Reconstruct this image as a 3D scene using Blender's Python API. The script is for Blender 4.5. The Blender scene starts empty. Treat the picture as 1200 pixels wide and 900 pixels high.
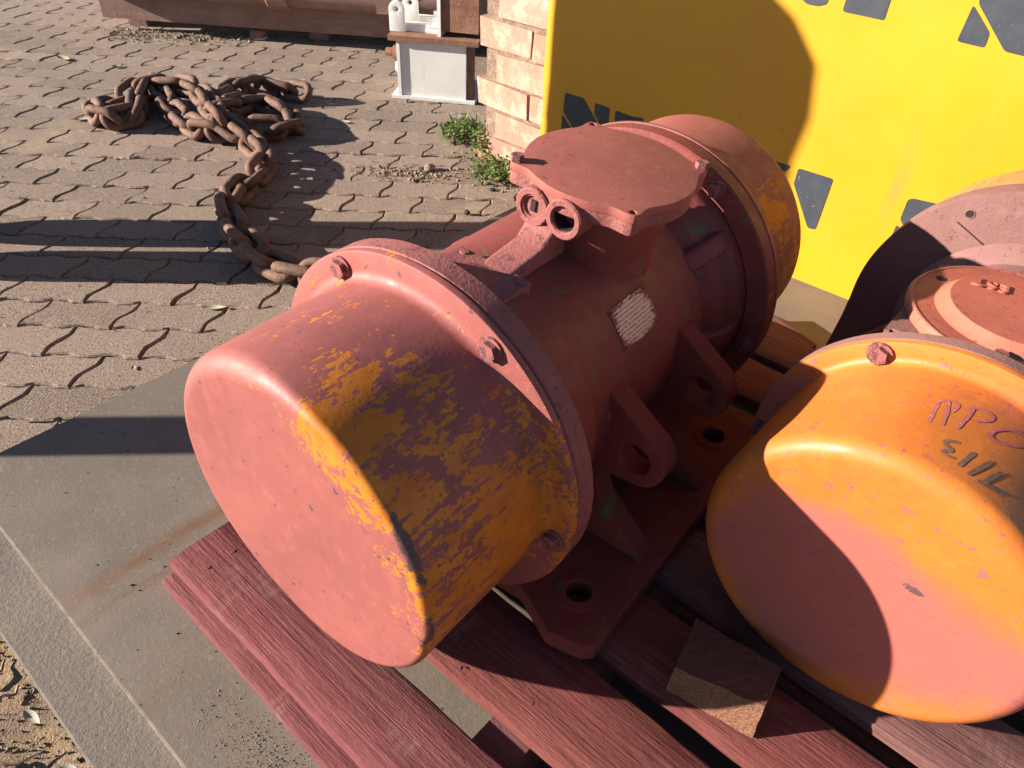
import bpy, bmesh, math, random
from mathutils import Vector, Matrix, noise as mnoise
random.seed(7)
PI = math.pi
R = math.radians
sc = bpy.context.scene
COL = sc.collection

# ------------------------------------------------------------------ camera
TH, RO, CH = 0.6888, 0.05444, 1.0934
fwd = Vector((0, math.cos(TH), -math.sin(TH)))
rt = Vector((1, 0, 0))
up = rt.cross(fwd)
r2 = math.cos(RO) * rt + math.sin(RO) * up
u2 = -math.sin(RO) * rt + math.cos(RO) * up
cd = bpy.data.cameras.new('camera')
cam = bpy.data.objects.new('camera', cd)
COL.objects.link(cam)
m = Matrix((r2, u2, -fwd)).transposed().to_4x4()
m.translation = (0, 0, CH)
cam.matrix_world = m
cd.sensor_width = 36
cd.lens = 880 / 1200 * 36
cd.clip_start = 0.02
cd.clip_end = 2000
sc.camera = cam

# ------------------------------------------------------------------ light
SUN_EL, SUN_AZ = R(18.8), R(185.5)      # azimuth of the sun, counted from +X
w = bpy.data.worlds.new('World')
sc.world = w
w.use_nodes = True
nt = w.node_tree
bg = nt.nodes['Background']
sky = nt.nodes.new('ShaderNodeTexSky')
sky.sky_type = 'NISHITA'
sky.sun_disc = False
sky.sun_elevation = SUN_EL
sky.sun_rotation = PI / 2 - SUN_AZ
sky.air_density = 0.75
sky.dust_density = 0.25
sky.ozone_density = 1.6
nt.links.new(sky.outputs[0], bg.inputs[0])
bg.inputs[1].default_value = 0.05
sd = bpy.data.lights.new('sun', 'SUN')
sd.energy = 5.0
sd.angle = R(0.53)
sd.color = (1.0, 0.905, 0.80)
sun = bpy.data.objects.new('sun', sd)
COL.objects.link(sun)
sdir = Vector((math.cos(SUN_AZ) * math.cos(SUN_EL), math.sin(SUN_AZ) * math.cos(SUN_EL), math.sin(SUN_EL)))
sun.rotation_euler = sdir.to_track_quat('Z', 'Y').to_euler()
sun.location = sdir * 20
sc.view_settings.view_transform = 'Standard'
sc.view_settings.look = 'None'
sc.view_settings.exposure = 1.45
sc.view_settings.gamma = 1.0

# ------------------------------------------------------------------ node helpers
class NM:
    """a small material builder"""
    def __init__(s, name, rough=0.6, metal=0.0, spec=0.4):
        s.m = bpy.data.materials.new(name)
        s.m.use_nodes = True
        s.t = s.m.node_tree
        s.b = s.t.nodes['Principled BSDF']
        s.b.inputs['Roughness'].default_value = rough
        s.b.inputs['Metallic'].default_value = metal
        s.b.inputs['Specular IOR Level'].default_value = spec
        s.tc = s.t.nodes.new('ShaderNodeTexCoord')
        s.geo = None
    def n(s, typ, **kw):
        x = s.t.nodes.new(typ)
        for k, v in kw.items():
            setattr(x, k, v)
        return x
    def put(s, sock, v):
        if hasattr(v, 'is_linked') or hasattr(v, 'links'):
            s.t.links.new(v, sock)
        else:
            if sock.type == 'RGBA' and len(v) == 3:
                v = (*v, 1)
            sock.default_value = v
    def co(s, world=False, scale=(1, 1, 1), rot=(0, 0, 0), loc=(0, 0, 0)):
        if world:
            if s.geo is None:
                s.geo = s.n('ShaderNodeNewGeometry')
            src = s.geo.outputs['Position']
        else:
            src = s.tc.outputs['Object']
        mp = s.n('ShaderNodeMapping')
        s.t.links.new(src, mp.inputs[0])
        mp.inputs['Scale'].default_value = scale
        mp.inputs['Rotation'].default_value = rot
        mp.inputs['Location'].default_value = loc
        return mp.outputs[0]
    def noise(s, vec, scale, detail=4, rough=0.55, dist=0.0):
        x = s.n('ShaderNodeTexNoise')
        s.t.links.new(vec, x.inputs['Vector'])
        x.inputs['Scale'].default_value = scale
        x.inputs['Detail'].default_value = detail
        x.inputs['Roughness'].default_value = rough
        x.inputs['Distortion'].default_value = dist
        return x.outputs['Fac']
    def vor(s, vec, scale, feature='F1'):
        x = s.n('ShaderNodeTexVoronoi')
        x.feature = feature
        s.t.links.new(vec, x.inputs['Vector'])
        x.inputs['Scale'].default_value = scale
        return x.outputs['Distance']
    def ramp(s, fac, lo, hi, a=0.0, b=1.0, smooth=False):
        x = s.n('ShaderNodeMapRange')
        x.clamp = True
        if smooth:
            x.interpolation_type = 'SMOOTHSTEP'
        s.put(x.inputs['Value'], fac)
        x.inputs['From Min'].default_value = lo
        x.inputs['From Max'].default_value = hi
        x.inputs['To Min'].default_value = a
        x.inputs['To Max'].default_value = b
        return x.outputs[0]
    def mth(s, op, a, b=0.0, clamp=False):
        x = s.n('ShaderNodeMath', operation=op)
        x.use_clamp = clamp
        s.put(x.inputs[0], a)
        s.put(x.inputs[1], b)
        return x.outputs[0]
    def mix(s, fac, a, b, mode='MIX'):
        x = s.n('ShaderNodeMix', data_type='RGBA', blend_type=mode)
        s.put(x.inputs[0], fac)
        s.put(x.inputs[6], a)
        s.put(x.inputs[7], b)
        return x.outputs[2]
    def spot(s, c, r, soft=1.0, sq=(1, 1, 1)):
        """1 at c falling to 0 at distance r in the object's own frame"""
        v = s.n('ShaderNodeVectorMath', operation='SUBTRACT')
        s.t.links.new(s.tc.outputs['Object'], v.inputs[0])
        v.inputs[1].default_value = c
        q = s.n('ShaderNodeVectorMath', operation='MULTIPLY')
        s.t.links.new(v.outputs[0], q.inputs[0])
        q.inputs[1].default_value = sq
        l = s.n('ShaderNodeVectorMath', operation='LENGTH')
        s.t.links.new(q.outputs[0], l.inputs[0])
        return s.ramp(l.outputs['Value'], 0.0, r, 1.0, 0.0)
    def rnd(s):
        x = s.n('ShaderNodeObjectInfo')
        return x.outputs['Random']
    def color(s, c):
        s.put(s.b.inputs['Base Color'], c)
        return s
    def rough(s, v):
        s.put(s.b.inputs['Roughness'], v)
        return s
    def bump(s, h, strength=0.5, dist=0.002):
        x = s.n('ShaderNodeBump')
        s.put(x.inputs['Height'], h)
        x.inputs['Strength'].default_value = strength
        x.inputs['Distance'].default_value = dist
        s.t.links.new(x.outputs[0], s.b.inputs['Normal'])
        return s

OXIDE = (0.300, 0.090, 0.077)
OXIDE_D = (0.235, 0.052, 0.042)
YEL = (0.58, 0.195, 0.014)

def paint(name, top=OXIDE, under=YEL, spots=(), base_w=0.0, thr=0.62, edge=0.02, scale=16, stretch=(1, 1, 1),
          rough=0.5, speck=0.0, green=0.0, speckcol=(0.09, 0.04, 0.05), bumpy=0.35, second=None, rot=(0, 0, 0), scrape=(), bstr=0.34, spec=0.40):
    k = NM(name, rough, 0.0, spec)
    o = k.co()
    v = k.noise(o, 7, 5, 0.6)
    base = k.mix(k.ramp(v, 0.3, 0.72), top, tuple(x * 0.74 for x in top))
    v2 = k.noise(o, 42, 4, 0.6)
    base = k.mix(k.ramp(v2, 0.5, 0.75, 0, 0.35), base, tuple(min(1, x * 1.35) for x in top))
    if second:                                      # soft overspray of another colour
        (c2, sp2) = second
        acc = None
        for (c, r, a) in sp2:
            q = k.mth('MULTIPLY', k.spot(c, r), a)
            acc = q if acc is None else k.mth('ADD', acc, q)
        acc = k.mth('ADD', acc, k.mth('MULTIPLY', k.mth('SUBTRACT', k.noise(o, 11, 6, 0.65), 0.5), 0.9))
        base = k.mix(k.ramp(acc, 0.25, 0.75, smooth=True), base, c2)
    height = v2
    if spots or base_w:
        st = k.co(scale=stretch, rot=rot)
        nz = k.noise(st, scale, 10, 0.68, 0.5)
        fine = k.noise(k.co(scale=stretch, rot=rot), scale * 7, 5, 0.65)
        strk = k.noise(k.co(scale=(0.16, 1, 1), rot=(0.0, 0.0, 0.10)), scale * 4.5, 5, 0.65)
        acc = k.mth('ADD', k.mth('MULTIPLY', nz, 0.85), k.mth('MULTIPLY', k.mth('SUBTRACT', fine, 0.5), 0.50))
        acc = k.mth('ADD', acc, k.mth('MULTIPLY', k.mth('SUBTRACT', strk, 0.5), 0.62))
        acc = k.mth('ADD', acc, 0.075)
        acc = k.mth('ADD', acc, base_w)
        for (c, r, a) in spots:
            acc = k.mth('ADD', acc, k.mth('MULTIPLY', k.spot(c, r), a))
        msk = k.ramp(acc, thr, thr + edge)
        und = k.mix(k.ramp(k.noise(o, 24, 5, 0.7), 0.35, 0.7), under, tuple((under[0] * 0.80, under[1] * 0.60, under[2] * 0.7)))
        base = k.mix(msk, base, und)
        height = k.mth('ADD', v2, k.mth('MULTIPLY', msk, -0.8))
    for (c, r, sq, amt) in scrape:
        q = k.mth('ADD', k.mth('MULTIPLY', k.spot(c, r, sq=sq), amt), k.mth('SUBTRACT', k.noise(k.co(scale=(1, 1, 1)), 55, 7, .7), 0.5))
        base = k.mix(k.mth('MULTIPLY', k.ramp(q, 0.36, 0.42), 0.9), base, (0.075, 0.050, 0.055))
    if green:
        g = k.ramp(k.noise(o, 19, 7, 0.7, 0.8), 0.68 - green, 0.72 - green)
        base = k.mix(k.mth('MULTIPLY', g, 0.75), base, (0.08, 0.13, 0.045))
    if speck:
        s1 = k.ramp(k.noise(k.co(scale=(3, 1, 1), rot=(0.3, 0.5, 0.6)), 75, 3, 0.6), 0.70 - speck, 0.735 - speck)
        base = k.mix(k.mth('MULTIPLY', s1, 0.85), base, speckcol)
    k.color(base)
    k.rough(k.ramp(k.noise(o, 30, 5, 0.65), 0.3, 0.7, rough - 0.04, rough + 0.22))
    k.bump(k.mth('ADD', height, k.mth('MULTIPLY', k.noise(o, 220, 3, 0.6), bumpy)), bstr, 0.0013)
    return k.m

# ------------------------------------------------------------------ object helpers
def link(name, me, mat=None, parent=None, smooth=True, ang=35):
    o = bpy.data.objects.new(name, me)
    COL.objects.link(o)
    if mat is not None and not me.materials:
        me.materials.append(mat)
    if parent is not None:
        o.parent = parent
    return o
def fin(bm, name, ang=35, smooth=True):
    bmesh.ops.recalc_face_normals(bm, faces=bm.faces)
    me = bpy.data.meshes.new(name)
    bm.to_mesh(me)
    bm.free()
    if smooth:
        for p in me.polygons:
            p.use_smooth = True
        me.set_sharp_from_angle(angle=R(ang))
    return me
def thing(name, label, cat, loc=(0, 0, 0), rz=0.0, group=None):
    o = bpy.data.objects.new(name, None)
    COL.objects.link(o)
    o.empty_display_size = 0.05
    o.location = loc
    o.rotation_euler = (0, 0, rz)
    tag(o, label, cat, group)
    return o
def tag(o, label=None, cat=None, group=None, kind=None):
    if label: o['label'] = label
    if cat: o['category'] = cat
    if group: o['group'] = group
    if kind: o['kind'] = kind
    return o
def bevel(bm, w, seg=2, ang=40):
    es = [e for e in bm.edges if len(e.link_faces) == 2 and e.calc_face_angle(0) > R(ang)]
    if es and w > 0:
        bmesh.ops.bevel(bm, geom=es, offset=w, segments=seg, affect='EDGES', profile=0.6, clamp_overlap=True)
def box(bm, lo, hi, mat=None):
    x0, y0, z0 = lo
    x1, y1, z1 = hi
    vs = [bm.verts.new(p) for p in ((x0, y0, z0), (x1, y0, z0), (x1, y1, z0), (x0, y1, z0), (x0, y0, z1), (x1, y0, z1), (x1, y1, z1), (x0, y1, z1))]
    if mat:
        for v in vs: v.co = mat @ v.co
    for f in ((3, 2, 1, 0), (4, 5, 6, 7), (0, 1, 5, 4), (1, 2, 6, 5), (2, 3, 7, 6), (3, 0, 4, 7)):
        bm.faces.new([vs[i] for i in f])
    return vs
def boxmesh(name, lo, hi, bw=0.003, seg=2):
    bm = bmesh.new()
    box(bm, lo, hi)
    bevel(bm, bw, seg)
    return fin(bm, name)
def lathe(name, prof, n=72, axis='x', ang=30, a0=0.0, fn=None):
    """prof: (along, radius); axis x or z through the origin"""
    bm = bmesh.new()
    rings = []
    for (s, r) in prof:
        if r < 1e-6:
            p = (s, 0, 0) if axis == 'x' else (0, 0, s)
            rings.append([bm.verts.new(p)])
        else:
            ring = []
            for i in range(n):
                t = a0 + 2 * PI * i / n
                ss, rr = (s, r) if fn is None else fn(s, r, t)
                p = (ss, rr * math.cos(t), rr * math.sin(t)) if axis == 'x' else (rr * math.cos(t), rr * math.sin(t), ss)
                ring.append(bm.verts.new(p))
            rings.append(ring)
    for A, B in zip(rings, rings[1:]):
        if len(A) == 1 and len(B) == 1: continue
        for i in range(n):
            j = (i + 1) % n
            if len(A) == 1: bm.faces.new((A[0], B[i], B[j]))
            elif len(B) == 1: bm.faces.new((A[i], A[j], B[0]))
            else: bm.faces.new((A[i], A[j], B[j], B[i]))
    return fin(bm, name, ang)
def arc(c, r, a0, a1, n):
    return [(c[0] + r * math.cos(R(a0 + (a1 - a0) * i / n)), c[1] + r * math.sin(R(a0 + (a1 - a0) * i / n))) for i in range(n + 1)]
def circle(c, r, n=20):
    return [(c[0] + r * math.cos(2 * PI * i / n), c[1] + r * math.sin(2 * PI * i / n)) for i in range(n)]
def prism(name, outline, z0, z1, holes=(), bw=0.002, seg=2, frame=None, ang=40):
    """outline in (u, v), extruded along w from z0 to z1; frame maps (u, v, w) to local xyz"""
    bm = bmesh.new()
    eds = []
    for loop in [outline] + list(holes):
        vs = [bm.verts.new((p[0], p[1], z0)) for p in loop]
        for i in range(len(vs)):
            eds.append(bm.edges.new((vs[i], vs[(i + 1) % len(vs)])))
    bmesh.ops.triangle_fill(bm, use_beauty=True, use_dissolve=False, edges=eds, normal=(0, 0, 1))
    res = bmesh.ops.extrude_face_region(bm, geom=list(bm.faces))
    for g in res['geom']:
        if isinstance(g, bmesh.types.BMVert):
            g.co.z += z1 - z0
    bmesh.ops.recalc_face_normals(bm, faces=bm.faces)
    bevel(bm, bw, seg, 50)
    if frame is not None:
        for v in bm.verts:
            v.co = Vector(frame(*v.co))
    return fin(bm, name, ang)
def tube(bm, pts, rad, n=8, closed=False):
    pts = [Vector(p) for p in pts]
    N = len(pts)
    rings = []
    for i, p in enumerate(pts):
        if closed:
            t = (pts[(i + 1) % N] - pts[i - 1]).normalized()
        else:
            t = (pts[min(i + 1, N - 1)] - pts[max(i - 1, 0)]).normalized()
        a = t.orthogonal().normalized() if not rings else (rings[-1][1] - t * rings[-1][1].dot(t)).normalized()
        b = t.cross(a)
        r = rad(i / (N - 1)) if callable(rad) else rad
        rings.append(([bm.verts.new(p + r * (math.cos(2 * PI * k / n) * a + math.sin(2 * PI * k / n) * b)) for k in range(n)], a))
    rr = [q[0] for q in rings]
    if closed: rr.append(rr[0])
    for A, B in zip(rr, rr[1:]):
        for k in range(n):
            bm.faces.new((A[k], A[(k + 1) % n], B[(k + 1) % n], B[k]))
    if not closed:
        bm.faces.new(rr[0][::-1])
        bm.faces.new(rr[-1])
def hexhead(name, r=0.0115, h=0.009, washer=True):
    prof = []
    bm = bmesh.new()
    v0 = [bm.verts.new((0, r * math.cos(PI / 3 * i), r * math.sin(PI / 3 * i))) for i in range(6)]
    v1 = [bm.verts.new((-h, r * 0.97 * math.cos(PI / 3 * i), r * 0.97 * math.sin(PI / 3 * i))) for i in range(6)]
    bm.faces.new(v0)
    bm.faces.new(v1)
    for i in range(6):
        bm.faces.new((v0[i], v0[(i + 1) % 6], v1[(i + 1) % 6], v1[i]))
    bevel(bm, 0.0014, 2, 20)
    if washer:
        a = [bm.verts.new((0.0005, r * 1.3 * math.cos(PI / 8 * i), r * 1.3 * math.sin(PI / 8 * i))) for i in range(16)]
        b = [bm.verts.new((-0.0022, r * 1.3 * math.cos(PI / 8 * i), r * 1.3 * math.sin(PI / 8 * i))) for i in range(16)]
        bm.faces.new(b)
        for i in range(16):
            bm.faces.new((a[i], a[(i + 1) % 16], b[(i + 1) % 16], b[i]))
    return fin(bm, name, 30)

# ================================================================== THE SETTING
# --- sandy ground under everything, one sheet to the horizon
k = NM('sandy_ground', 0.95, 0, 0.2)
o = k.co(world=True)
c = k.mix(k.ramp(k.noise(o, 1.6, 6, 0.6), 0.35, 0.7), (0.20, 0.15, 0.10), (0.32, 0.25, 0.175))
c = k.mix(k.ramp(k.noise(o, 160, 4, 0.7), 0.55, 0.75, 0, 0.8), c, (0.42, 0.34, 0.25))
c = k.mix(k.ramp(k.noise(k.co(world=True, loc=(3, 1, 0)), 60, 5, 0.7), 0.58, 0.7, 0, 0.7), c, (0.10, 0.075, 0.055))
k.color(c)
k.bump(k.mth('ADD', k.noise(o, 45, 6, 0.7), k.mth('MULTIPLY', k.noise(o, 300, 3, 0.6), 0.4)), 0.9, 0.012)
M_SAND = k.m
bm = bmesh.new()
S = 400
inner = []
g = bmesh.ops.create_grid(bm, x_segments=2, y_segments=2, size=S)
for v in bm.verts: v.co.z = -0.0085
ground = link('ground', fin(bm, 'ground', smooth=False), M_SAND)
tag(ground, kind='structure')

# --- dirt patch in the lower left where the paving is buried
bm = bmesh.new()
nx, ny = 60, 60
gv = {}
for i in range(nx + 1):
    for j in range(ny + 1):
        x = -1.45 + 1.35 * i / nx
        y = -0.35 + 1.10 * j / ny
        e = min(i, nx - i, j, ny - j) / 8.0
        h = 0.030 * min(1, e) - 0.012 + 0.012 * mnoise.noise(Vector((x * 7, y * 7, 0))) + 0.008 * mnoise.noise(Vector((x * 26, y * 26, 3)))
        gv[i, j] = bm.verts.new((x, y, h))
for i in range(nx):
    for j in range(ny):
        bm.faces.new((gv[i, j], gv[i + 1, j], gv[i + 1, j + 1], gv[i, j + 1]))
k = NM('loose_dirt', 0.95, 0, 0.2)
o = k.co(world=True)
c = k.mix(k.ramp(k.noise(o, 5.5, 5, 0.6), 0.42, 0.62), (0.27, 0.20, 0.15), (0.37, 0.25, 0.13))
c = k.mix(k.ramp(k.noise(o, 110, 5, 0.75), 0.5, 0.68, 0, 0.85), c, (0.46, 0.34, 0.24))
c = k.mix(k.ramp(k.noise(k.co(world=True, loc=(5, 2, 1)), 70, 5, 0.7), 0.57, 0.66, 0, 0.85), c, (0.06, 0.042, 0.035))
k.color(c)
k.bump(k.mth('ADD', k.noise(o, 70, 6, 0.75), k.mth('MULTIPLY', k.noise(o, 350, 3, 0.6), 0.8)), 1.0, 0.0065)
dirt = link('dirt', fin(bm, 'dirt', 80), k.m)
tag(dirt, kind='structure')

# --- interlocking concrete pavers
k = NM('paver_concrete', 0.93, 0, 0.25)
o = k.co(world=True)
rnd = k.rnd()
c = k.mix(rnd, (0.205, 0.150, 0.115), (0.335, 0.248, 0.188))
c = k.mix(k.ramp(k.noise(o, 2.3, 4, 0.6), 0.42, 0.70, 0, 0.75), c, (0.300, 0.228, 0.182))
c = k.mix(k.ramp(k.noise(k.co(world=True, loc=(8.3, 2.1, 0)), 3.1, 5, 0.6), 0.60, 0.70, 0, 0.65), c, (0.44, 0.34, 0.20))
c = k.mix(k.ramp(k.noise(o, 210, 3, 0.75), 0.47, 0.66, 0, 0.80), c, (0.47, 0.37, 0.285))
c = k.mix(k.ramp(k.noise(k.co(world=True, loc=(1, 4, 2)), 170, 3, 0.7), 0.53, 0.66, 0, 0.85), c, (0.085, 0.060, 0.047))
k.color(c)
k.bump(k.mth('ADD', k.mth('MULTIPLY', k.noise(o, 26, 4, 0.6), 0.8), k.noise(o, 200, 4, 0.8)), 1.0, 0.0065)
M_PAVER = k.m
W, D = 0.22, 0.11
def wave(x):        # long edges of the row, repeats every half paver
    t = (x / (W / 2)) % 1.0
    return 0.0075 * (1 if 0.12 < t < 0.42 else (-1 if 0.62 < t < 0.92 else 0)) if False else 0.0042 * max(-1, min(1, 2.2 * math.sin(2 * PI * t)))
def paver_outline(gap):
    pts = []
    sx = [(0.013, 0.0), (0.012, 0.30), (0.004, 0.42), (-0.012, 0.60), (-0.017, 0.72), (-0.017, 1.0)]
    NS = 16
    g2 = gap / 2
    for i in range(NS + 1):                  # far edge, left to right
        x = -W / 2 + 0.013 + W * i / NS
        xx = x + (g2 if i == 0 else (-g2 if i == NS else 0))
        pts.append((xx, D / 2 + wave(x) - g2))
    for (dx, t) in sx[1:-1]:
        pts.append((W / 2 + dx - g2, D / 2 - D * t + wave(W / 2 + dx) * (1 if t < .5 else 1)))
    for i in range(NS + 1):
        x = W / 2 - 0.017 - W * i / NS
        xx = x + (-g2 if i == 0 else (g2 if i == NS else 0))
        pts.append((xx, -D / 2 + wave(x) + g2))
    for (dx, t) in sx[1:-1][::-1]:
        pts.append((-W / 2 + dx + g2, D / 2 - D * t + wave(-W / 2 + dx)))
    return pts
def paver_mesh(name, seed):
    rr = random.Random(seed)
    P = paver_outline(0.0042)
    P = [(x + rr.uniform(-.0013, .0013), y + rr.uniform(-.0013, .0013)) for x, y in P]
    cx = sum(p[0] for p in P) / len(P); cy = sum(p[1] for p in P) / len(P)
    bm = bmesh.new()
    def ring(ins, z):
        out = []
        n = len(P)
        for i in range(n):
            a = Vector(P[i - 1]); b = Vector(P[i]); c_ = Vector(P[(i + 1) % n])
            d = ((b - a).normalized() + (c_ - b).normalized())
            nn = Vector((d.y, -d.x))
            nn = nn.normalized() if nn.length > 1e-6 else Vector((0, 0))
            q = b + nn * ins * rr.uniform(0.7, 1.5)
            out.append(bm.verts.new((q.x, q.y, z)))
        return out
    r0 = ring(0, -0.030); r1 = ring(0, -0.0040); r2_ = ring(0.0035, 0.0)
    for A, B in ((r0, r1), (r1, r2_)):
        for i in range(len(A)):
            j = (i + 1) % len(A)
            bm.faces.new((A[i], A[j], B[j], B[i]))
    bm.faces.new(r2_)
    return fin(bm, name, 12)
PMESH = [paver_mesh('paver', s) for s in range(5)]
GYAW = 0.03960
GO = Vector((-1.77327, 2.47186))
ex = Vector((math.cos(GYAW), math.sin(GYAW)))
ey = Vector((-math.sin(GYAW), math.cos(GYAW)))
paving = thing('paving', None, None)
tag(paving, kind='structure')
FL = 880.0
def pix(p):
    d = Vector(p) - Vector((0, 0, CH))
    z = d.dot(fwd)
    if z < 0.05: return None
    return 600 + FL * d.dot(r2) / z, 450 - FL * d.dot(u2) / z, z
e1 = Vector((math.cos(R(-39.5)), math.sin(R(-39.5)), 0))
e2 = Vector((-e1.y, e1.x, 0))
OP = Vector((-0.464, 0.634, 0))
PZ = 0.106                                   # top of the upper steel plate
def pal(a, b, z=0.0):
    q = OP + e1 * a + e2 * b
    return Vector((q.x, q.y, z))
cand = []
for r_ in range(-48, 22):
    for q_ in range(-14, 26):
        gx = (q_ + (0.5 if r_ % 2 else 0)) * W + W / 2
        gy = -r_ * D
        p = GO + ex * gx + ey * gy
        if p.y < 0.25 or p.x > 2.6 or p.x < -5.2: continue
        if -1.30 < p.x < -0.2 and p.y < 0.62: continue
        h = random.gauss(0, .0013)
        pt = (p.x, p.y, h)
        rel = Vector((p.x, p.y, 0)) - OP
        under = (-0.36 < rel.dot(e1) < 1.6 and 0.0 < rel.dot(e2) < 1.25)   # covered by the plate
        px = pix(pt)
        vis = px and -40 < px[0] < 1240 and -30 < px[1] < 930 and not under and not (p.x > 0.35 and p.y > 1.9)
        cand.append((0 if vis else 1, px[2] if px else 99, pt))
cand.sort(key=lambda c_: (c_[0], c_[1]))
stuff_bm = bmesh.new()
for i, (nv, _, pt) in enumerate(cand):
    rot = Matrix.Translation(pt) @ Matrix.Rotation(GYAW + random.uniform(-.006, .006), 4, 'Z') @ Matrix.Rotation(random.gauss(0, .012), 4, 'X') @ Matrix.Rotation(random.uniform(-.006, .006), 4, 'Y')
    me = random.choice(PMESH)
    if i < 300 and nv == 0:
        ob = link('paver', me, M_PAVER, paving)
        ob.matrix_local = rot
    else:
        n0 = len(stuff_bm.verts)
        stuff_bm.from_mesh(me)
        stuff_bm.verts.ensure_lookup_table()
        for v in stuff_bm.verts[n0:]:
            v.co = rot @ v.co
ob = link('distant_pavers', fin(stuff_bm, 'distant_pavers', 12), M_PAVER, paving)
tag(ob, kind='stuff')

# ================================================================== STEEL PLATES, PALLET
k = NM('mill_steel', 0.6, 0.0, 0.35)
o = k.co(world=True)
c = k.mix(k.ramp(k.noise(o, 3.0, 6, 0.62), 0.35, 0.7), (0.145, 0.118, 0.092), (0.200, 0.163, 0.127))
c = k.mix(k.ramp(k.noise(k.co(world=True, loc=(2, 7, 0)), 6.0, 5, 0.7), 0.56, 0.72, 0, 0.7), c, (0.118, 0.109, 0.103))
sr = k.noise(k.co(scale=(11, 0.8, 1)), 3.0, 6, 0.62)
c = k.mix(k.ramp(sr, 0.62, 0.74, 0, 0.55), c, (0.17, 0.105, 0.062))
sx = k.n('ShaderNodeSeparateXYZ'); k.t.links.new(k.tc.outputs['Object'], sx.inputs[0])
jit = k.mth('MULTIPLY', k.mth('SUBTRACT', k.noise(k.co(scale=(30, 5, 1)), 2.0, 5, .7), 0.5), 0.05)
def streak(x0, wdt, amt, y1):
    d = k.mth('ABSOLUTE', k.mth('SUBTRACT', k.mth('ADD', sx.outputs['X'], jit), x0))
    return k.mth('MULTIPLY', k.ramp(d, 0.0, wdt, amt, 0.0), k.ramp(sx.outputs['Y'], y1 - .25, y1, 1, 0))
c = k.mix(streak(0.398, 0.026, 0.85, 0.60), c, (0.155, 0.082, 0.040))
c = k.mix(streak(0.445, 0.012, 0.75, 0.40), c, (0.150, 0.078, 0.040))
c = k.mix(streak(0.62, 0.03, 0.5, 0.14), c, (0.21, 0.115, 0.06))
c = k.mix(k.ramp(k.noise(o, 130, 4, 0.7), 0.55, 0.72, 0, 0.5), c, (0.30, 0.25, 0.20))
c = k.mix(k.ramp(k.noise(k.co(world=True, loc=(4, 1, 0)), 1.9, 6, 0.7), 0.50, 0.66, 0, 0.6), c, (0.225, 0.180, 0.140))
c = k.mix(k.ramp(k.noise(k.co(world=True, loc=(9, 9, 9)), 55, 3, 0.6), 0.71, 0.735, 0, 0.9), c, (0.04, 0.03, 0.028))
k.color(c)
k.rough(k.ramp(k.noise(o, 14, 4, 0.6), 0.3, 0.7, 0.42, 0.72))
scr = k.ramp(k.noise(k.co(scale=(3, 60, 1), rot=(0, 0, .5)), 3, 4, .7), .66, .70)
k.bump(k.mth('SUBTRACT', k.noise(o, 260, 4, 0.7), k.mth('MULTIPLY', scr, .7)), 0.45, 0.0014)
M_PLATE = k.m
k = NM('gritty_steel', 0.85, 0.0, 0.25)
o = k.co(world=True)
c = k.mix(k.ramp(k.noise(o, 4.5, 6, 0.62), 0.4, 0.62), (0.205, 0.168, 0.134), (0.145, 0.125, 0.112))
c = k.mix(k.ramp(k.noise(o, 170, 4, 0.7), 0.5, 0.7, 0, 0.55), c, (0.25, 0.205, 0.165))
c = k.mix(k.ramp(k.noise(k.co(world=True, loc=(9, 9, 9)), 60, 3, 0.6), 0.70, 0.73, 0, 0.9), c, (0.05, 0.04, 0.034))
k.color(c)
k.bump(k.noise(o, 150, 5, 0.75), 0.9, 0.003)
M_PLATE2 = k.m
k = NM('bare_edge', 0.45, 0.3, 0.5)
k.color(k.mix(k.ramp(k.noise(k.co(world=True), 60, 4, .6), .35, .7), (0.42, 0.36, 0.29), (0.26, 0.21, 0.16)))
M_EDGE = k.m
def plate(name, label, a0, a1, b0, b1, zt, th, mat):
    base = pal(a0, b0, zt - th)
    t = thing(name, label, 'steel plate', base, R(-39.5))
    link('plate_face', boxmesh('plate_face', (0, 0.0035, 0), (a1 - a0, b1 - b0, th), 0.0006, 1), mat, t)
    link('sheared_edge', boxmesh('sheared_edge', (0, 0, 0.0006), (a1 - a0, 0.0033, th - 0.0006), 0.0005, 1), M_EDGE, t)
    return t
plate('steel_plate', 'large grey brown steel plate lying flat under the wooden pallet', -0.53, 1.62, -0.125, 1.72, PZ, 0.008, M_PLATE)
plate('steel_plate', 'gritty steel plate showing as a strip beside the dirt', -0.515, 1.50, -0.202, 1.10, PZ - 0.008, 0.008, M_PLATE2)
k = NM('old_timber', 0.85)
o = k.co(scale=(1, 8, 8))
k.color(k.mix(k.ramp(k.noise(o, 9, 5, .6), .3, .7), (0.16, 0.10, 0.06), (0.28, 0.19, 0.12)))
k.bump(k.noise(o, 40, 4, .6), .5, .002)
M_TIMBER = k.m
for i, b in enumerate((-0.08, 0.45, 1.0)):
    t = link('timber_bearer', boxmesh('timber_bearer', (0, 0, 0.0), (1.9, 0.07, PZ - 0.017), 0.003), M_TIMBER)
    t.location = pal(-0.42, b, 0.0008); t.rotation_euler = (0, 0, R(-39.5))
    tag(t, ('front', 'middle', 'rear')[i] + ' timber bearer hidden beneath the steel plates', 'timber', 'bearers under the steel plates')

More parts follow.
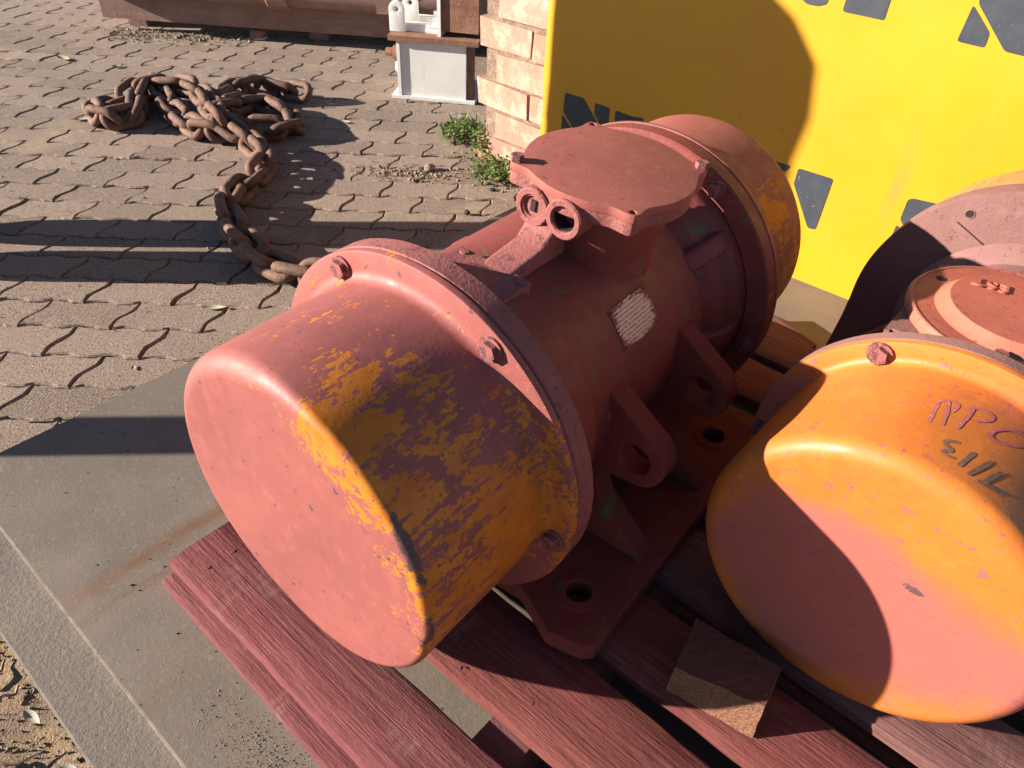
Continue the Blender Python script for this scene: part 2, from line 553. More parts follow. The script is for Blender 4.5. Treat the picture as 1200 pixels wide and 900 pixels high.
# --- painted pallet
def wood(name, topc, bare, bare_w, sawm=0.5):
    k = NM(name, 0.88, 0, 0.10)
    o = k.co()
    g = k.noise(k.co(scale=(2.2, 42, 42)), 4.5, 6, 0.62, 0.3)
    big = k.noise(k.co(scale=(1, 3, 3)), 5, 5, 0.65)
    kn = k.n('ShaderNodeTexVoronoi'); kn.feature = 'F1'
    k.t.links.new(k.co(scale=(3.2, 9, 9), loc=(2.3, .4, .2)), kn.inputs['Vector']); kn.inputs['Scale'].default_value = 1.0
    kd = kn.outputs['Distance']
    warp = k.mth('MULTIPLY', k.ramp(kd, 0.0, 0.45, 1, 0, True), 0.55)
    g = k.mth('ADD', g, k.mth('MULTIPLY', k.mth('SINE', k.mth('MULTIPLY', kd, 70.0)), k.mth('MULTIPLY', warp, 0.16)))
    saw = k.mth('MULTIPLY', k.noise(k.co(scale=(70, 5, 20), rot=(0, 0, 0.25)), 1.6, 5, 0.65, 0.8), k.ramp(k.noise(k.co(loc=(5, 5, 5)), 7, 4, .6), .48, .68))
    fibre = k.noise(k.co(scale=(5, 130, 130)), 3, 4, 0.7)
    c = k.mix(k.ramp(g, 0.3, 0.7), tuple(x * 0.60 for x in topc), tuple(x * 1.15 for x in topc))
    c = k.mix(k.ramp(big, 0.42, 0.72, 0, 0.65), c, tuple(x * 0.55 for x in topc))
    c = k.mix(k.ramp(saw, 0.30, 0.65, 0, 0.45), c, (0.31, 0.185, 0.170))
    c = k.mix(k.ramp(fibre, 0.58, 0.75, 0, 0.5), c, (0.33, 0.20, 0.18))
    c = k.mix(k.ramp(kd, 0.05, 0.10, 0.75, 0), c, (0.055, 0.025, 0.022))
    wm = k.ramp(k.mth('ADD', k.noise(k.co(scale=(1.2, 9, 9), loc=(3, 1, 2)), 3.4, 7, 0.6, 0.4), bare_w), 0.66, 0.70)
    c = k.mix(wm, c, k.mix(g, tuple(x * 0.6 for x in bare), bare))
    hole = k.ramp(k.noise(k.co(scale=(18, 30, 30), loc=(4, 4, 4)), 1.3, 2, 0.5), 0.745, 0.765)
    crk = k.ramp(k.noise(k.co(scale=(1.1, 60, 60), loc=(7, 2, 1)), 2.2, 4, .6, .2), .735, .75)
    hole = k.mth('MAXIMUM', hole, crk)
    c = k.mix(hole, c, (0.03, 0.018, 0.016))
    k.color(c)
    h = k.mth('ADD', k.mth('MULTIPLY', g, 1.2), k.mth('ADD', k.mth('MULTIPLY', saw, 0.35), k.mth('MULTIPLY', fibre, 0.45)))
    k.bump(k.mth('SUBTRACT', k.mth('ADD', h, k.mth('MULTIPLY', k.noise(k.co(scale=(1, 2, 2)), 120, 4, .7), .5)), k.mth('MULTIPLY', hole, 2.0)), 0.8, 0.0032)
    return k.m
M_W1 = wood('red_wood', (0.215, 0.072, 0.070), (0.33, 0.135, 0.075), -0.09)
M_W2 = wood('worn_red_wood', (0.205, 0.064, 0.055), (0.34, 0.125, 0.058), 0.05)
M_W3 = wood('greyed_red_wood', (0.205, 0.095, 0.085), (0.33, 0.14, 0.078), -0.02)
pallet = thing('pallet', 'red painted wooden pallet of gapped boards carrying both motors', 'pallet', pal(0, 0, PZ), R(-39.5))
ZT = 0.22                                    # top of the deck
def board(name, xa, xb, near, far, z0, z1, mat, seed):
    """near, far: (e2 at xa, e2 at xb)"""
    rr = random.Random(seed)
    bm = bmesh.new()
    n = 44
    L_ = []
    for i in range(n + 1):
        t = i / n
        x = xa + (xb - xa) * t
        y0 = near[0] + (near[1] - near[0]) * t + 0.0022 * mnoise.noise(Vector((x * 22, seed * 3.1, 0)))
        y1 = far[0] + (far[1] - far[0]) * t + 0.0028 * mnoise.noise(Vector((x * 19, seed * 5.7, 4)))
        if 0 < i < n: pass
        dz = 0.0016 * mnoise.noise(Vector((x * 4, seed, 9)))
        xj = 0.004 * mnoise.noise(Vector((0, seed * 2.0, 5))) if i in (0, n) else 0
        ring = []
        for (yy, zz) in ((y0, z0), (y1, z0), (y1, z1 + dz - .0022), (y1 - .003, z1 + dz), (y0 + (y1 - y0) * .66, z1 + dz + .0004), (y0 + (y1 - y0) * .33, z1 + dz + .0004), (y0 + .003, z1 + dz), (y0, z1 + dz - .0022)):
            ex_ = 0
            if i in (0, n):
                ex_ = 0.005 * mnoise.noise(Vector((yy * 30, zz * 10, seed)))
            ring.append(bm.verts.new((x + xj + ex_, yy, zz - (PZ if True else 0))))
        L_.append(ring)
    for A, B in zip(L_, L_[1:]):
        for q in range(8):
            bm.faces.new((A[q], A[(q + 1) % 8], B[(q + 1) % 8], B[q]))
    bm.faces.new(L_[0][::-1]); bm.faces.new(L_[-1])
    return link(name, fin(bm, name, 50), mat, pallet)
deck = [(-0.000, (0.000, 0.008), (0.098, 0.124), M_W1), (0.004, (0.137, 0.170), (0.280, 0.262), M_W2), (-0.006, (0.288, 0.312), (0.416, 0.409), M_W2),
        (0.0, (0.458, 0.440), (0.565, 0.560), M_W3), (-0.004, (0.602, 0.600), (0.712, 0.708), M_W1), (0.003, (0.75, 0.748), (0.858, 0.855), M_W2),
        (0.0, (0.90, 0.897), (1.008, 1.01), M_W2), (0.002, (1.034, 1.036), (1.132, 1.13), M_W3)]
for i, (x0, ne, fa, mt) in enumerate(deck):
    board('deck_board', x0, 1.22, ne, fa, ZT - 0.0185, ZT, mt, i + 1)
for i, b in enumerate((-0.008, 0.50, 1.03)):
    board('bottom_board', -0.055, 1.22, (b + .004, b - .012), (b + 0.1, b + .095), PZ, PZ + 0.020, M_W1, 20 + i)
for i, a in enumerate((0.022, 0.476, 1.10)):
    link('stringer', boxmesh('stringer', (a, 0.035, 0.0012), (a + 0.058, 1.115, ZT - 0.0190 - PZ), 0.003), M_W3, pallet)
k = NM('nail_steel', 0.8, 0.1)
k.color((0.12, 0.055, 0.045))
M_NAIL = k.m
nailme = lathe('nail_head', [(-0.0006, 0), (-0.0002, 0.0026), (-0.0014, 0.0034), (-0.003, 0.0034)][::-1], 10, 'z')
for bi, (x0, ne, fa, mt) in enumerate(deck[:4]):
    for a in (0.05, 0.505):
        for f in (.3, .7):
            q = link('nail_head', nailme, M_NAIL, pallet)
            t = a / 1.22
            y = (ne[0] * (1 - t) + ne[1] * t) * (1 - f) + (fa[0] * (1 - t) + fa[1] * t) * f
            q.location = (a, y + random.uniform(-.006, .006), ZT - PZ + 0.0012)

# --- sawn block lying on the pallet
k = NM('raw_wood', 0.9, 0, 0.2)
o = k.co()
c = k.mix(k.ramp(k.noise(k.co(scale=(8, 30, 30)), 6, 5, .65), .3, .7), (0.13, 0.055, 0.042), (0.21, 0.098, 0.072))
c = k.mix(k.ramp(k.noise(k.co(scale=(12, 40, 60), loc=(1, 2, 3)), 5, 6, .8, 1.0), .60, .70, 0, .8), c, (0.50, 0.36, 0.25))
k.color(c)
k.bump(k.noise(k.co(scale=(1, 1, 1)), 170, 6, .8), 1.0, 0.006)
M_RAW = k.m
k = NM('sawn_end', 0.9, 0, 0.2)
c = k.mix(k.ramp(k.noise(k.co(scale=(1, 1, 1.6)), 330, 3, .75), .38, .66), (0.20, 0.085, 0.050), (0.44, 0.235, 0.135))
k.color(c)
k.bump(k.noise(k.co(), 210, 5, .8), 1.0, 0.006)
M_SAWN = k.m
bm = bmesh.new()
topq = [(0.249, 0.553), (0.343, 0.490), (0.310, 0.441), (0.213, 0.484)]
botq = [(0.245, 0.553), (0.340, 0.489), (0.304, 0.427), (0.211, 0.482)]
bc = Vector((0.278, 0.490, ZT + 0.0025))
vt = [bm.verts.new(Vector((x, y, 0.272)) - bc) for x, y in topq]
vb = [bm.verts.new(Vector((x, y, ZT + 0.0025)) - bc) for x, y in botq]
bm.faces.new(vt); bm.faces.new(vb[::-1])
for i in range(4):
    bm.faces.new((vb[i], vb[(i + 1) % 4], vt[(i + 1) % 4], vt[i]))
bmesh.ops.subdivide_edges(bm, edges=list(bm.edges), cuts=11, use_grid_fill=True)
for v in bm.verts:
    nn = mnoise.noise_vector(v.co * 90) * 0.0014 + mnoise.noise_vector(v.co * 30) * 0.0016
    v.co += nn
    if v.co.z < 0.001: v.co.z = max(v.co.z, 0)
bmesh.ops.recalc_face_normals(bm, faces=bm.faces)
me = fin(bm, 'wood_block', 55)
me.materials.append(M_RAW); me.materials.append(M_SAWN)
for p in me.polygons:
    if p.normal.z < 0.6 and p.normal.y < -0.3: p.material_index = 1
ob = link('wood_block', me, None)
ob.location = bc
tag(ob, 'rough sawn brown wood block lying on the pallet between the motors', 'wood block')

# ================================================================== VIBRATOR MOTORS
def at_axis(o, hub, rx=0.0):
    o.location = (0, 0, hub)
    o.rotation_euler = (rx, 0, 0)
    return o
def cover_profile(Rr, Ls, Rf, fil=0.024, flip=None, f2=0.014):
    p = [(0.0, 0.0), (0.0, Rr * .5), (0.0004, Rr - fil - .012)]
    p += [(x, y) for x, y in [(fil - fil * math.cos(R(a)), Rr - fil + fil * math.sin(R(a))) for a in range(0, 91, 9)]]
    p += [(0.06, Rr), (0.10, Rr), (0.14, Rr)]
    x0 = Ls - 0.010
    p += [(x0 - f2 + f2 * math.sin(R(a)), Rr + f2 - f2 * math.cos(R(a))) for a in range(0, 91, 15)]
    p[-1] = (x0, Rr + f2)
    p += [(x0 + .0003, Rf - .003), (x0 + .0012, Rf - .0006), (x0 + .003, Rf), (x0 + .009, Rf), (x0 + .010, Rf - .0015), (x0 + .010, Rf - .02)]
    if flip is not None:
        p = [(flip - x, y) for x, y in p]
    return p
def dent(seed, amp, notch=None, sharp=0.0, flat=0.0):
    def fn(s, r, t):
        q = mnoise.noise(Vector((math.cos(t) * 3.0, math.sin(t) * 3.0, s * 14 + seed)))
        q2 = mnoise.noise(Vector((math.cos(t) * 11, math.sin(t) * 11, s * 60 + seed)))
        side = max(0, -math.cos(t))
        r2_ = r + (amp * q + amp * 0.6 * q2 * side) * min(1, r * 8)
        s2 = s
        if sharp and s < 0.0245 and r > sharp - 0.026:
            kk = 0.62 * max(0, min(1, (-math.cos(t) + 0.25) / 0.6))
            s2 = s * (1 - kk)
            r2_ = r2_ + (sharp - r) * kk
        if notch and s < 0.03 and r > 0.12:
            d = abs((t - R(notch[0]) + PI) % (2 * PI) - PI)
            wgt = max(0, 1 - d / R(notch[1]))
            r2_ -= notch[2] * wgt
            s2 += notch[2] * 0.9 * wgt * (1 if r > .165 else 0)
        if flat and math.sin(t) < -.5: r2_ = min(r2_, flat / -math.sin(t))
        return s2, r2_
    return fn
HEX = hexhead('bolt')
HEXS = hexhead('bolt', 0.0085, 0.008, False)
M_BOLT = paint('bolt_paint', (0.30, 0.10, 0.09), (0.10, 0.05, 0.045), (), 0.10, 0.62, 0.03, 90, rough=.6)
M_BOLT_OR = paint('bolt_rust', (0.22, 0.085, 0.06), rough=.75, bumpy=1.5)

C1 = Vector((-0.22697, 0.51688, 0.45897)); AZ1 = R(53.64)
H1 = C1.z - ZT
vm = thing('vibrating_motor', 'whole red oxide vibrating motor with flat lid and twin cable ports', 'motor', (C1.x, C1.y, ZT), AZ1, 'vibrating motors on the pallet')
M_COVER = paint('cover_paint', OXIDE, YEL, [((0.10, -0.19, 0.03), 0.23, 0.25), ((0.004, -0.080, 0.168), 0.055, 0.36), ((0.015, -0.125, 0.125), 0.040, 0.24), ((0.07, -0.06, 0.185), 0.10, 0.13), ((0.16, -0.20, 0.0), 0.10, 0.10),
                ((0.0, -0.19, -0.05), 0.05, 0.10), ((-0.06, 0.01, -0.03), 0.235, -0.42)], -0.02, 0.622, 0.014, 31, (0.7, 1, 1), 0.47, 0.03, 0.0, rot=(0.0, 0.0, 0.3),
                scrape=(((0.006, -0.165, 0.085), 0.11, (9, 1, 1), 0.62), ((0.006, -0.19, -0.02), 0.09, (9, 1, 1), 0.55)))
M_BODY = paint('body_paint', OXIDE_D, YEL, [((0.30, -0.16, 0.02), 0.10, 0.10)], -0.06, 0.66, 0.03, 14, green=0.085, rough=.5, bumpy=0.9, bstr=0.6)
M_CAST = paint('cast_paint', (0.280, 0.092, 0.082), (0.15, 0.056, 0.052), (), 0.02, 0.64, 0.03, 44, rough=.62, bumpy=1.5, speck=0.05, bstr=0.6)
M_REAR = paint('rear_cover_paint', OXIDE, YEL, [((0.83, -0.16, 0.12), 0.085, 0.36), ((0.87, -0.19, 0.03), 0.08, 0.22)], -0.04, 0.66, 0.02, 28, rough=.5)
M_FOOT = paint('foot_paint', OXIDE_D, (0.05, 0.10, 0.06), [((0.3, -0.2, -0.2), 0.3, 0.06)], 0.0, 0.70, 0.04, 18, green=0.085, rough=.78, bumpy=0.9, bstr=0.6, spec=0.12)
M_LID = paint('lid_paint', (0.33, 0.098, 0.076), (0.20, 0.06, 0.05), (), 0.0, 0.70, 0.05, 12, rough=.55, speck=0.045, speckcol=(0.10, 0.035, 0.035), bumpy=.6, bstr=0.35)

at_axis(link('end_cover', lathe('end_cover', cover_profile(0.199, 0.2, 0.234), 120, fn=dent(1.7, 0.0009, (193, 3.0, 0.008), 0.199), ang=40), M_COVER, vm), H1)
at_axis(link('end_cover', lathe('end_cover', cover_profile(0.201, 0.2, 0.234, flip=0.92), 96, fn=dent(8.2, 0.0007), ang=40), M_REAR, vm), H1)
ringp = [(0.2015, 0.10), (0.2015, 0.2318), (0.2035, 0.2338), (0.228, 0.2338), (0.2305, 0.2312), (0.2325, 0.202)]
at_axis(link('flange_ring', lathe('flange_ring', ringp, 120, fn=lambda s, r, t: (s, r + 0.0006 * mnoise.noise(Vector((math.cos(t) * 25, math.sin(t) * 25, s * 90))))), M_CAST, vm), H1)
at_axis(link('flange_ring', lathe('flange_ring', [(0.92 - s, r) for s, r in ringp], 96), M_BODY, vm), H1)
hb = [(0.2318, 0.10), (0.2318, 0.2005), (0.240, 0.1965), (0.250, 0.1905), (0.262, 0.1885), (0.300, 0.1868), (0.308, 0.1845), (0.315, 0.1785), (0.322, 0.1762), (0.46, 0.1755),
      (0.594, 0.1755), (0.600, 0.1740), (0.607, 0.1710), (0.614, 0.1745), (0.620, 0.1815), (0.628, 0.1850), (0.648, 0.1875), (0.656, 0.1900), (0.663, 0.1965), (0.672, 0.2000), (0.6882, 0.2005), (0.6882, 0.10)]
at_axis(link('motor_body', lathe('motor_body', hb, 96, ang=28), M_BODY, vm), H1)
for th in (119, 58, -10, -68, 182, 240):
    b_ = link('bolt', HEX, M_BOLT, vm)
    b_.location = (0.1895, -0.2155 * math.cos(R(th)), H1 + 0.2155 * math.sin(R(th)))
    b_.rotation_euler = (random.uniform(0, 1), 0, 0)
    b_ = link('bolt', HEX, M_BOLT, vm)
    b_.location = (0.689, -0.2165 * math.cos(R(th)), H1 + 0.2165 * math.sin(R(th)))
    b_.rotation_euler = (random.uniform(0, 1), 0, 0)
# stiffening ribs on the rear shield
for th in (40, -2, 84):
    fr = (lambda T: (lambda u, v, w: (u, -(v * math.cos(T) - w * math.sin(T)), v * math.sin(T) + w * math.cos(T))))(R(th))
    at_axis(link('rib', prism('rib', [(0.592, 0.150), (0.592, 0.1760), (0.612, 0.190), (0.634, 0.1985), (0.674, 0.2025), (0.674, 0.150)], -0.015, 0.015, bw=0.008, seg=3, frame=fr), M_BODY, vm), H1)
# terminal box, tilted a little towards the right
PHI = R(4.0)
LC = (0.495, 0.0315)                               # axial, lateral centre
def lid_outline(base, ear, n=144, sig=7.0):
    o_ = []
    for i in range(n):
        t = 2 * PI * i / n
        rr_ = base
        for q in range(4):
            d = math.degrees(abs((t - (PI / 4 + q * PI / 2) + PI) % (2 * PI) - PI))
            rr_ += ear * math.exp(-(d / sig) ** 2 * 0.9)
        o_.append((LC[0] + rr_ * math.cos(t), -LC[1] + rr_ * math.sin(t)))
    return o_
ears = [(LC[0] + 0.1165 * math.cos(PI / 4 + q * PI / 2), -LC[1] + 0.1165 * math.sin(PI / 4 + q * PI / 2)) for q in range(4)]
at_axis(link('lid', prism('lid', lid_outline(0.1065, 0.0180), 0.2545, 0.2650, holes=[circle(ears[0], 0.0048, 10), circle(ears[2], 0.0048, 10)][::1], bw=0.0016, seg=2), M_LID, vm), H1, PHI)
at_axis(link('collar', prism('collar', lid_outline(0.1055, 0.0180), 0.2385, 0.2535, bw=0.0022, seg=2), M_CAST, vm), H1, PHI)
bx = [(0.105, 0.082), (0.135, 0.076), (0.150, 0.0765), (0.160, 0.0745), (0.172, 0.0760), (0.232, 0.0890), (0.2385, 0.0895)]
bmm = lathe('terminal_box', bx, 72, 'z')
for v in bmm.vertices:
    v.co.x += LC[0]; v.co.y -= LC[1]
at_axis(link('terminal_box', bmm, M_BODY, vm), H1, PHI)
for q in (1, 3):
    sx = HEXS
    b_ = link('bolt', HEXS, M_BOLT, vm)
    p = Matrix.Rotation(PHI, 4, 'X') @ Vector((ears[q][0], ears[q][1], 0.2650))
    b_.location = (p.x, p.y, p.z + H1)
    b_.rotation_euler = (0, PI / 2, 0.4)
# cable ports
k = NM('bore_dark', 0.8); k.color((0.022, 0.014, 0.014)); M_DARK = k.m
pg = [(0.062, 0.0), (0.062, 0.0150), (0.0022, 0.0158), (0.0, 0.0175), (0.0, 0.0232), (0.0018, 0.0252), (0.05, 0.0256)]
def port(name, lat, h, s, prof, mat):
    me = lathe(name, prof, 40)
    for v in me.vertices:
        v.co.x += s; v.co.y -= lat; v.co.z += h
    return at_axis(link(name, me, mat, vm), H1, PHI)
port('cable_port', 0.0420, 0.2345, 0.384, pg, M_CAST)
pg1 = [(0.006, 0.0), (0.006, 0.0128), (0.0025, 0.0136), (0.0025, 0.0152), (0.0, 0.0165), (0.0, 0.0226), (0.0018, 0.0242), (0.05, 0.0248)]
port('bore_shade', 0.0420, 0.2345, 0.384, [(0.060, 0.0), (0.060, 0.0146), (0.0060, 0.0152)], M_DARK)  # dark lining: the shade deep in the open port as colour
p1 = port('cable_port', -0.0045, 0.2310, 0.386, pg1, M_CAST)
sl = link('slot', boxmesh('slot', (0.3895, 0.0012, 0.2245), (0.3925, 0.0082, 0.2390), 0.001), M_DARK, p1)
# conduit arm and pad
armo = [(0.300, 0.140), (0.300, 0.1830), (0.316, 0.1875), (0.372, 0.1945), (0.386, 0.2080), (0.390, 0.2150), (0.440, 0.2150), (0.440, 0.140)]
at_axis(link('conduit_arm', prism('conduit_arm', armo, -0.013, 0.031, bw=0.006, seg=3, frame=lambda u, v, w: (u, -w, v)), M_CAST, vm), H1, PHI)
at_axis(link('pad', boxmesh('pad', (0.2335, -0.054, 0.130), (0.318, 0.050, 0.1855), 0.003), M_CAST, vm), H1, PHI)
for (a, b) in ((0.311, 0.040), (0.310, -0.045)):
    b_ = link('screw_head', lathe('screw_head', [(0.0, 0.0065), (0.002, 0.006), (0.0032, 0.0)], 12, 'z'), M_CAST, vm)
    p = Matrix.Rotation(PHI, 4, 'X') @ Vector((a, b, 0.1855)); b_.location = (p.x, p.y, p.z + H1); b_.rotation_euler = (PHI, 0, 0)
# feet and lugs
def build_feet(par, hub, latn, lo, hi, hole_lat, holes_s, mat, thick=0.030):
    for sgn in (1, -1):
        ou = [(lo + .017, 0.02), (lo + .027, latn - .064 - .06), (lo - .004, hole_lat + .004), (lo + .006, latn - .012), (lo + .018, latn),
              (hi - .018, latn), (hi - .006, latn - .012), (hi + .004, hole_lat + .004), (hi - .027, latn - .064 - .06), (hi - .017, 0.02)]
        at_axis(link('foot', prism('foot', ou, -hub + 0.0005, -hub + thick, holes=[circle((s_, hole_lat), 0.0168, 24) for s_ in holes_s], bw=0.0045, seg=3,
                frame=lambda u, v, w: (u, -v * sgn, w)), mat, par), hub)
        for s_ in holes_s:
            me = lathe('boss', [(-hub + thick - .001, 0.034), (-hub + thick + .0012, 0.0325), (-hub + thick + .0018, 0.030), (-hub + thick + .0018, 0.0185), (-hub + thick - .012, 0.0168)], 36, 'z')
            for v in me.vertices:
                v.co.x += s_; v.co.y -= sgn * hole_lat
            at_axis(link('boss', me, mat, par), hub)
build_feet(vm, H1, 0.280, 0.190, 0.730, 0.217, (0.262, 0.658), M_FOOT)
sl_ = link('foot_slot', boxmesh('foot_slot', (-0.017, -0.0034, -0.004), (0.017, 0.0034, 0.0016), 0.0016, 2), M_FOOT, vm)
sl_.location = (0.2075, -0.247, 0.0300); sl_.rotation_euler = (0, 0, math.atan2(-0.042, 0.010))
def lug_outline(hl, hh, bot, out):
    o_ = [(0.085, 0.128), (0.150, 0.064)]
    o_ += arc((hl, hh), 0.0430, 50, -100, 10)
    o_ += [(hl - .032, hh - .047), (hl - .046, hh - .056), (hl - .046, hh - .078), (hl - .034, hh - .105), (out, bot + .004), (out, bot), (0.075, bot)]
    return o_
for sgn in (1, -1):
    for s_ in (0.358, 0.534):
        dh = 0 if sgn == 1 else 0.028
        at_axis(link('lug', prism('lug', lug_outline(0.217, -0.033 + dh, -H1 + 0.0295, 0.256), s_ - 0.003, s_ + 0.031, holes=[circle((0.217, -0.033 + dh), 0.0225, 24)], bw=0.0085, seg=4,
                frame=lambda u, v, w: (w, -u * sgn, v)), M_FOOT, vm), H1)
at_axis(link('saddle', boxmesh('saddle', (0.3875, -0.130, -H1 + 0.0302), (0.5325, 0.130, -0.075), 0.006), M_FOOT, vm), H1)
# nameplate, scraped bare
bm = bmesh.new()
uvl = bm.loops.layers.uv.new('uv')
nu, nv = 12, 10
G = {}
for i in range(nu + 1):
    for j in range(nv + 1):
        s_ = 0.4020 + 0.0840 * i / nu
        t = R(27.0 + 18.2 * j / nv)
        for kk, rr_ in ((0, 0.1745), (1, 0.1769)):
            G[i, j, kk] = bm.verts.new((s_, -rr_ * math.cos(t), rr_ * math.sin(t)))
uvs = {}
for i in range(nu):
    for j in range(nv):
        f = bm.faces.new((G[i, j, 1], G[i + 1, j, 1], G[i + 1, j + 1, 1], G[i, j + 1, 1]))
        for lp, (a, b) in zip(f.loops, ((i, j), (i + 1, j), (i + 1, j + 1), (i, j + 1))):
            lp[uvl].uv = (a / nu, b / nv)
for i in range(nu):
    bm.faces.new((G[i, 0, 0], G[i + 1, 0, 0], G[i + 1, 0, 1], G[i, 0, 1])); bm.faces.new((G[i, nv, 1], G[i + 1, nv, 1], G[i + 1, nv, 0], G[i, nv, 0]))
for j in range(nv):
    bm.faces.new((G[0, j, 1], G[0, j + 1, 1], G[0, j + 1, 0], G[0, j, 0])); bm.faces.new((G[nu, j, 0], G[nu, j + 1, 0], G[nu, j + 1, 1], G[nu, j, 1]))
k = NM('nameplate_scraped', 0.55, 0.1)
uvn = k.tc.outputs['UV']
def uvmap(scale, loc=(0, 0, 0)):
    mp = k.n('ShaderNodeMapping'); k.t.links.new(uvn, mp.inputs[0]); mp.inputs['Scale'].default_value = scale; mp.inputs['Location'].default_value = loc
    return mp.outputs[0]
sep = k.n('ShaderNodeSeparateXYZ'); k.t.links.new(uvn, sep.inputs[0])
rows = k.mth('FRACT', k.mth('MULTIPLY', sep.outputs['Y'], 11.0))
rows = k.mth('ADD', rows, k.mth('MULTIPLY', k.mth('SUBTRACT', k.noise(uvmap((26, 40, 1)), 1.0, 4, .7), 0.5), 0.7))
line = k.mth('LESS_THAN', rows, 0.36)
dash = k.ramp(k.noise(uvmap((46, 12, 1)), 1.0, 5, .8), 0.47, 0.52)
ink = k.mth('MULTIPLY', line, dash)
du = k.mth('ABSOLUTE', k.mth('SUBTRACT', sep.outputs['X'], 0.5)); dv = k.mth('ABSOLUTE', k.mth('SUBTRACT', sep.outputs['Y'], 0.5))
edge_ = k.mth('ADD', k.mth('MULTIPLY', k.mth('ADD', du, dv), 0.38), k.mth('MULTIPLY', k.mth('MAXIMUM', du, dv), 0.55))
edge_ = k.mth('ADD', edge_, k.mth('MULTIPLY', k.mth('SUBTRACT', k.noise(uvmap((6, 14, 1)), 1.0, 7, .75), 0.5), 0.85))
redm = k.ramp(edge_, 0.47, 0.49)
c = k.mix(ink, (0.78, 0.56, 0.40), (0.16, 0.06, 0.05))
c = k.mix(redm, c, (0.22, 0.06, 0.05))
k.color(c)
k.bump(redm, .4, .001)
at_axis(link('nameplate', fin(bm, 'nameplate', 40), k.m, vm), H1)

RV = lathe('rivet', [(0.0, 0.0026), (0.0010, 0.0022), (0.0016, 0.0)], 10, 'z')
for (s_, td) in ((0.4055, 28.2), (0.4825, 28.2), (0.4055, 44.0), (0.4825, 44.0)):
    b_ = link('rivet', RV, M_FOOT, vm)
    T = R(td)
    b_.location = (s_, -0.1766 * math.cos(T), H1 + 0.1766 * math.sin(T))
    b_.rotation_euler = (PI / 2 - T, 0, 0)
# ------------------------------------------------------------------ the second motor
C2 = Vector((0.38378, 0.50049, 0.41623)); AZ2 = R(50.817)
H2 = C2.z - ZT
vr = thing('vibrating_motor', 'orange and yellow vibrating motor with hand painted marks, cut by the right edge', 'motor', (C2.x, C2.y, ZT), AZ2, 'vibrating motors on the pallet')
ORG = (0.56, 0.160, 0.026)
PINK = (0.40, 0.110, 0.085)
M_OCOV = paint('orange_cover', ORG, (0.40, 0.115, 0.085), [((0.0, 0.02, -0.02), 0.04, 0.05), ((0.17, 0.0, 0.19), 0.2, 0.06)], -0.045, 0.62, 0.05, 34, (2, 0.5, 2), 0.42, speck=0.075, speckcol=(0.27, 0.10, 0.10),
               scrape=(((0.0, -0.045, 0.046), 0.020, (1, 1, 2.4), 0.9),),
               second=(PINK, [((0.0, 0.070, -0.025), 0.16, 0.90), ((0.0, -0.05, -0.03), 0.18, 0.85), ((0.0, 0.03, -0.03), 0.17, 0.55), ((0.0, -0.17, 0.0), 0.10, 0.6), ((0.16, -0.05, 0.18), 0.12, 0.45), ((0.19, 0.17, 0.03), 0.13, 1.0)]))
M_OLID = paint('orange_lid', (0.40, 0.105, 0.075), (0.30, 0.08, 0.05), (), 0.0, 0.70, 0.05, 14, rough=.5, speck=0.095, speckcol=(0.20, 0.06, 0.05), bumpy=.7)
M_OLID_LIT = paint('orange_lid_lit', (0.42, 0.150, 0.095), (0.55, 0.17, 0.07), (), 0.0, 0.66, 0.06, 18, rough=.45, speck=0.02)  # lighter lid paint: sun on the bevel and rim put into the colour
M_PCAST = paint('pink_cast', (0.235, 0.115, 0.100), (0.16, 0.07, 0.062), (), 0.02, 0.66, 0.06, 40, rough=.65, bumpy=1.2, bstr=0.5)
M_DRUM2 = paint('rear_drum_paint', (0.66, 0.26, 0.08), (0.50, 0.16, 0.11), (), 0.04, 0.60, 0.05, 14, (1, 4, 4), .5)
oc = at_axis(link('end_cover', lathe('end_cover', cover_profile(0.1873, 0.192, 0.2130, fil=0.020, f2=0.010), 144, fn=dent(4.1, 0.0002, flat=H2 - 0.0006), ang=40), M_OCOV, vr), H2)
at_axis(link('flange_ring', lathe('flange_ring', [(0.1935, 0.10), (0.1935, 0.2105), (0.195, 0.2122), (0.212, 0.2122), (0.214, 0.210), (0.216, 0.15)], 144, fn=dent(1, 0.0001, flat=H2 - 0.0006)), M_PCAST, vr), H2)
at_axis(link('motor_body', lathe('motor_body', [(0.215, 0.1), (0.215, 0.170), (0.235, 0.166), (0.25, 0.150), (0.59, 0.150), (0.60, 0.160), (0.618, 0.172), (0.622, 0.10)], 80), M_PCAST, vr), H2)
for th in (120, 183, 60, 0, -30):
    b_ = link('bolt', HEX, M_BOLT_OR, vr)
    b_.location = (0.1808, -0.1995 * math.cos(R(th)), H2 + 0.1995 * math.sin(R(th)))
    b_.rotation_euler = (random.uniform(0, 1), 0, 0)
lid2 = [(0.1590, 0.0), (0.1590, 0.120), (0.1600, 0.1268), (0.1630, 0.1280), (0.1710, 0.1280), (0.1750, 0.1250), (0.1755, 0.1225), (0.1740, 0.1205), (0.1735, 0.0960), (0.1750, 0.0930), (0.1845, 0.0845), (0.1865, 0.0820), (0.1870, 0.0)]
me = lathe('lid', lid2, 96, 'z', ang=25)
for v in me.vertices: v.co.x += 0.377
me.materials.append(M_OLID); me.materials.append(M_OLID_LIT)
for p in me.polygons:
    rr_ = math.hypot(p.center.x - 0.377, p.center.y)
    if rr_ > 0.1215 or 0.083 < rr_ < 0.0945: p.material_index = 1
lid_o = at_axis(link('lid', me, None, vr), H2)
cu = bpy.data.curves.new('raised_letters', 'FONT')
cu.body = 'EST'; cu.size = 0.029; cu.extrude = 0.0016; cu.align_x = 'LEFT'
tmp = bpy.data.objects.new('tmp', cu); COL.objects.link(tmp)
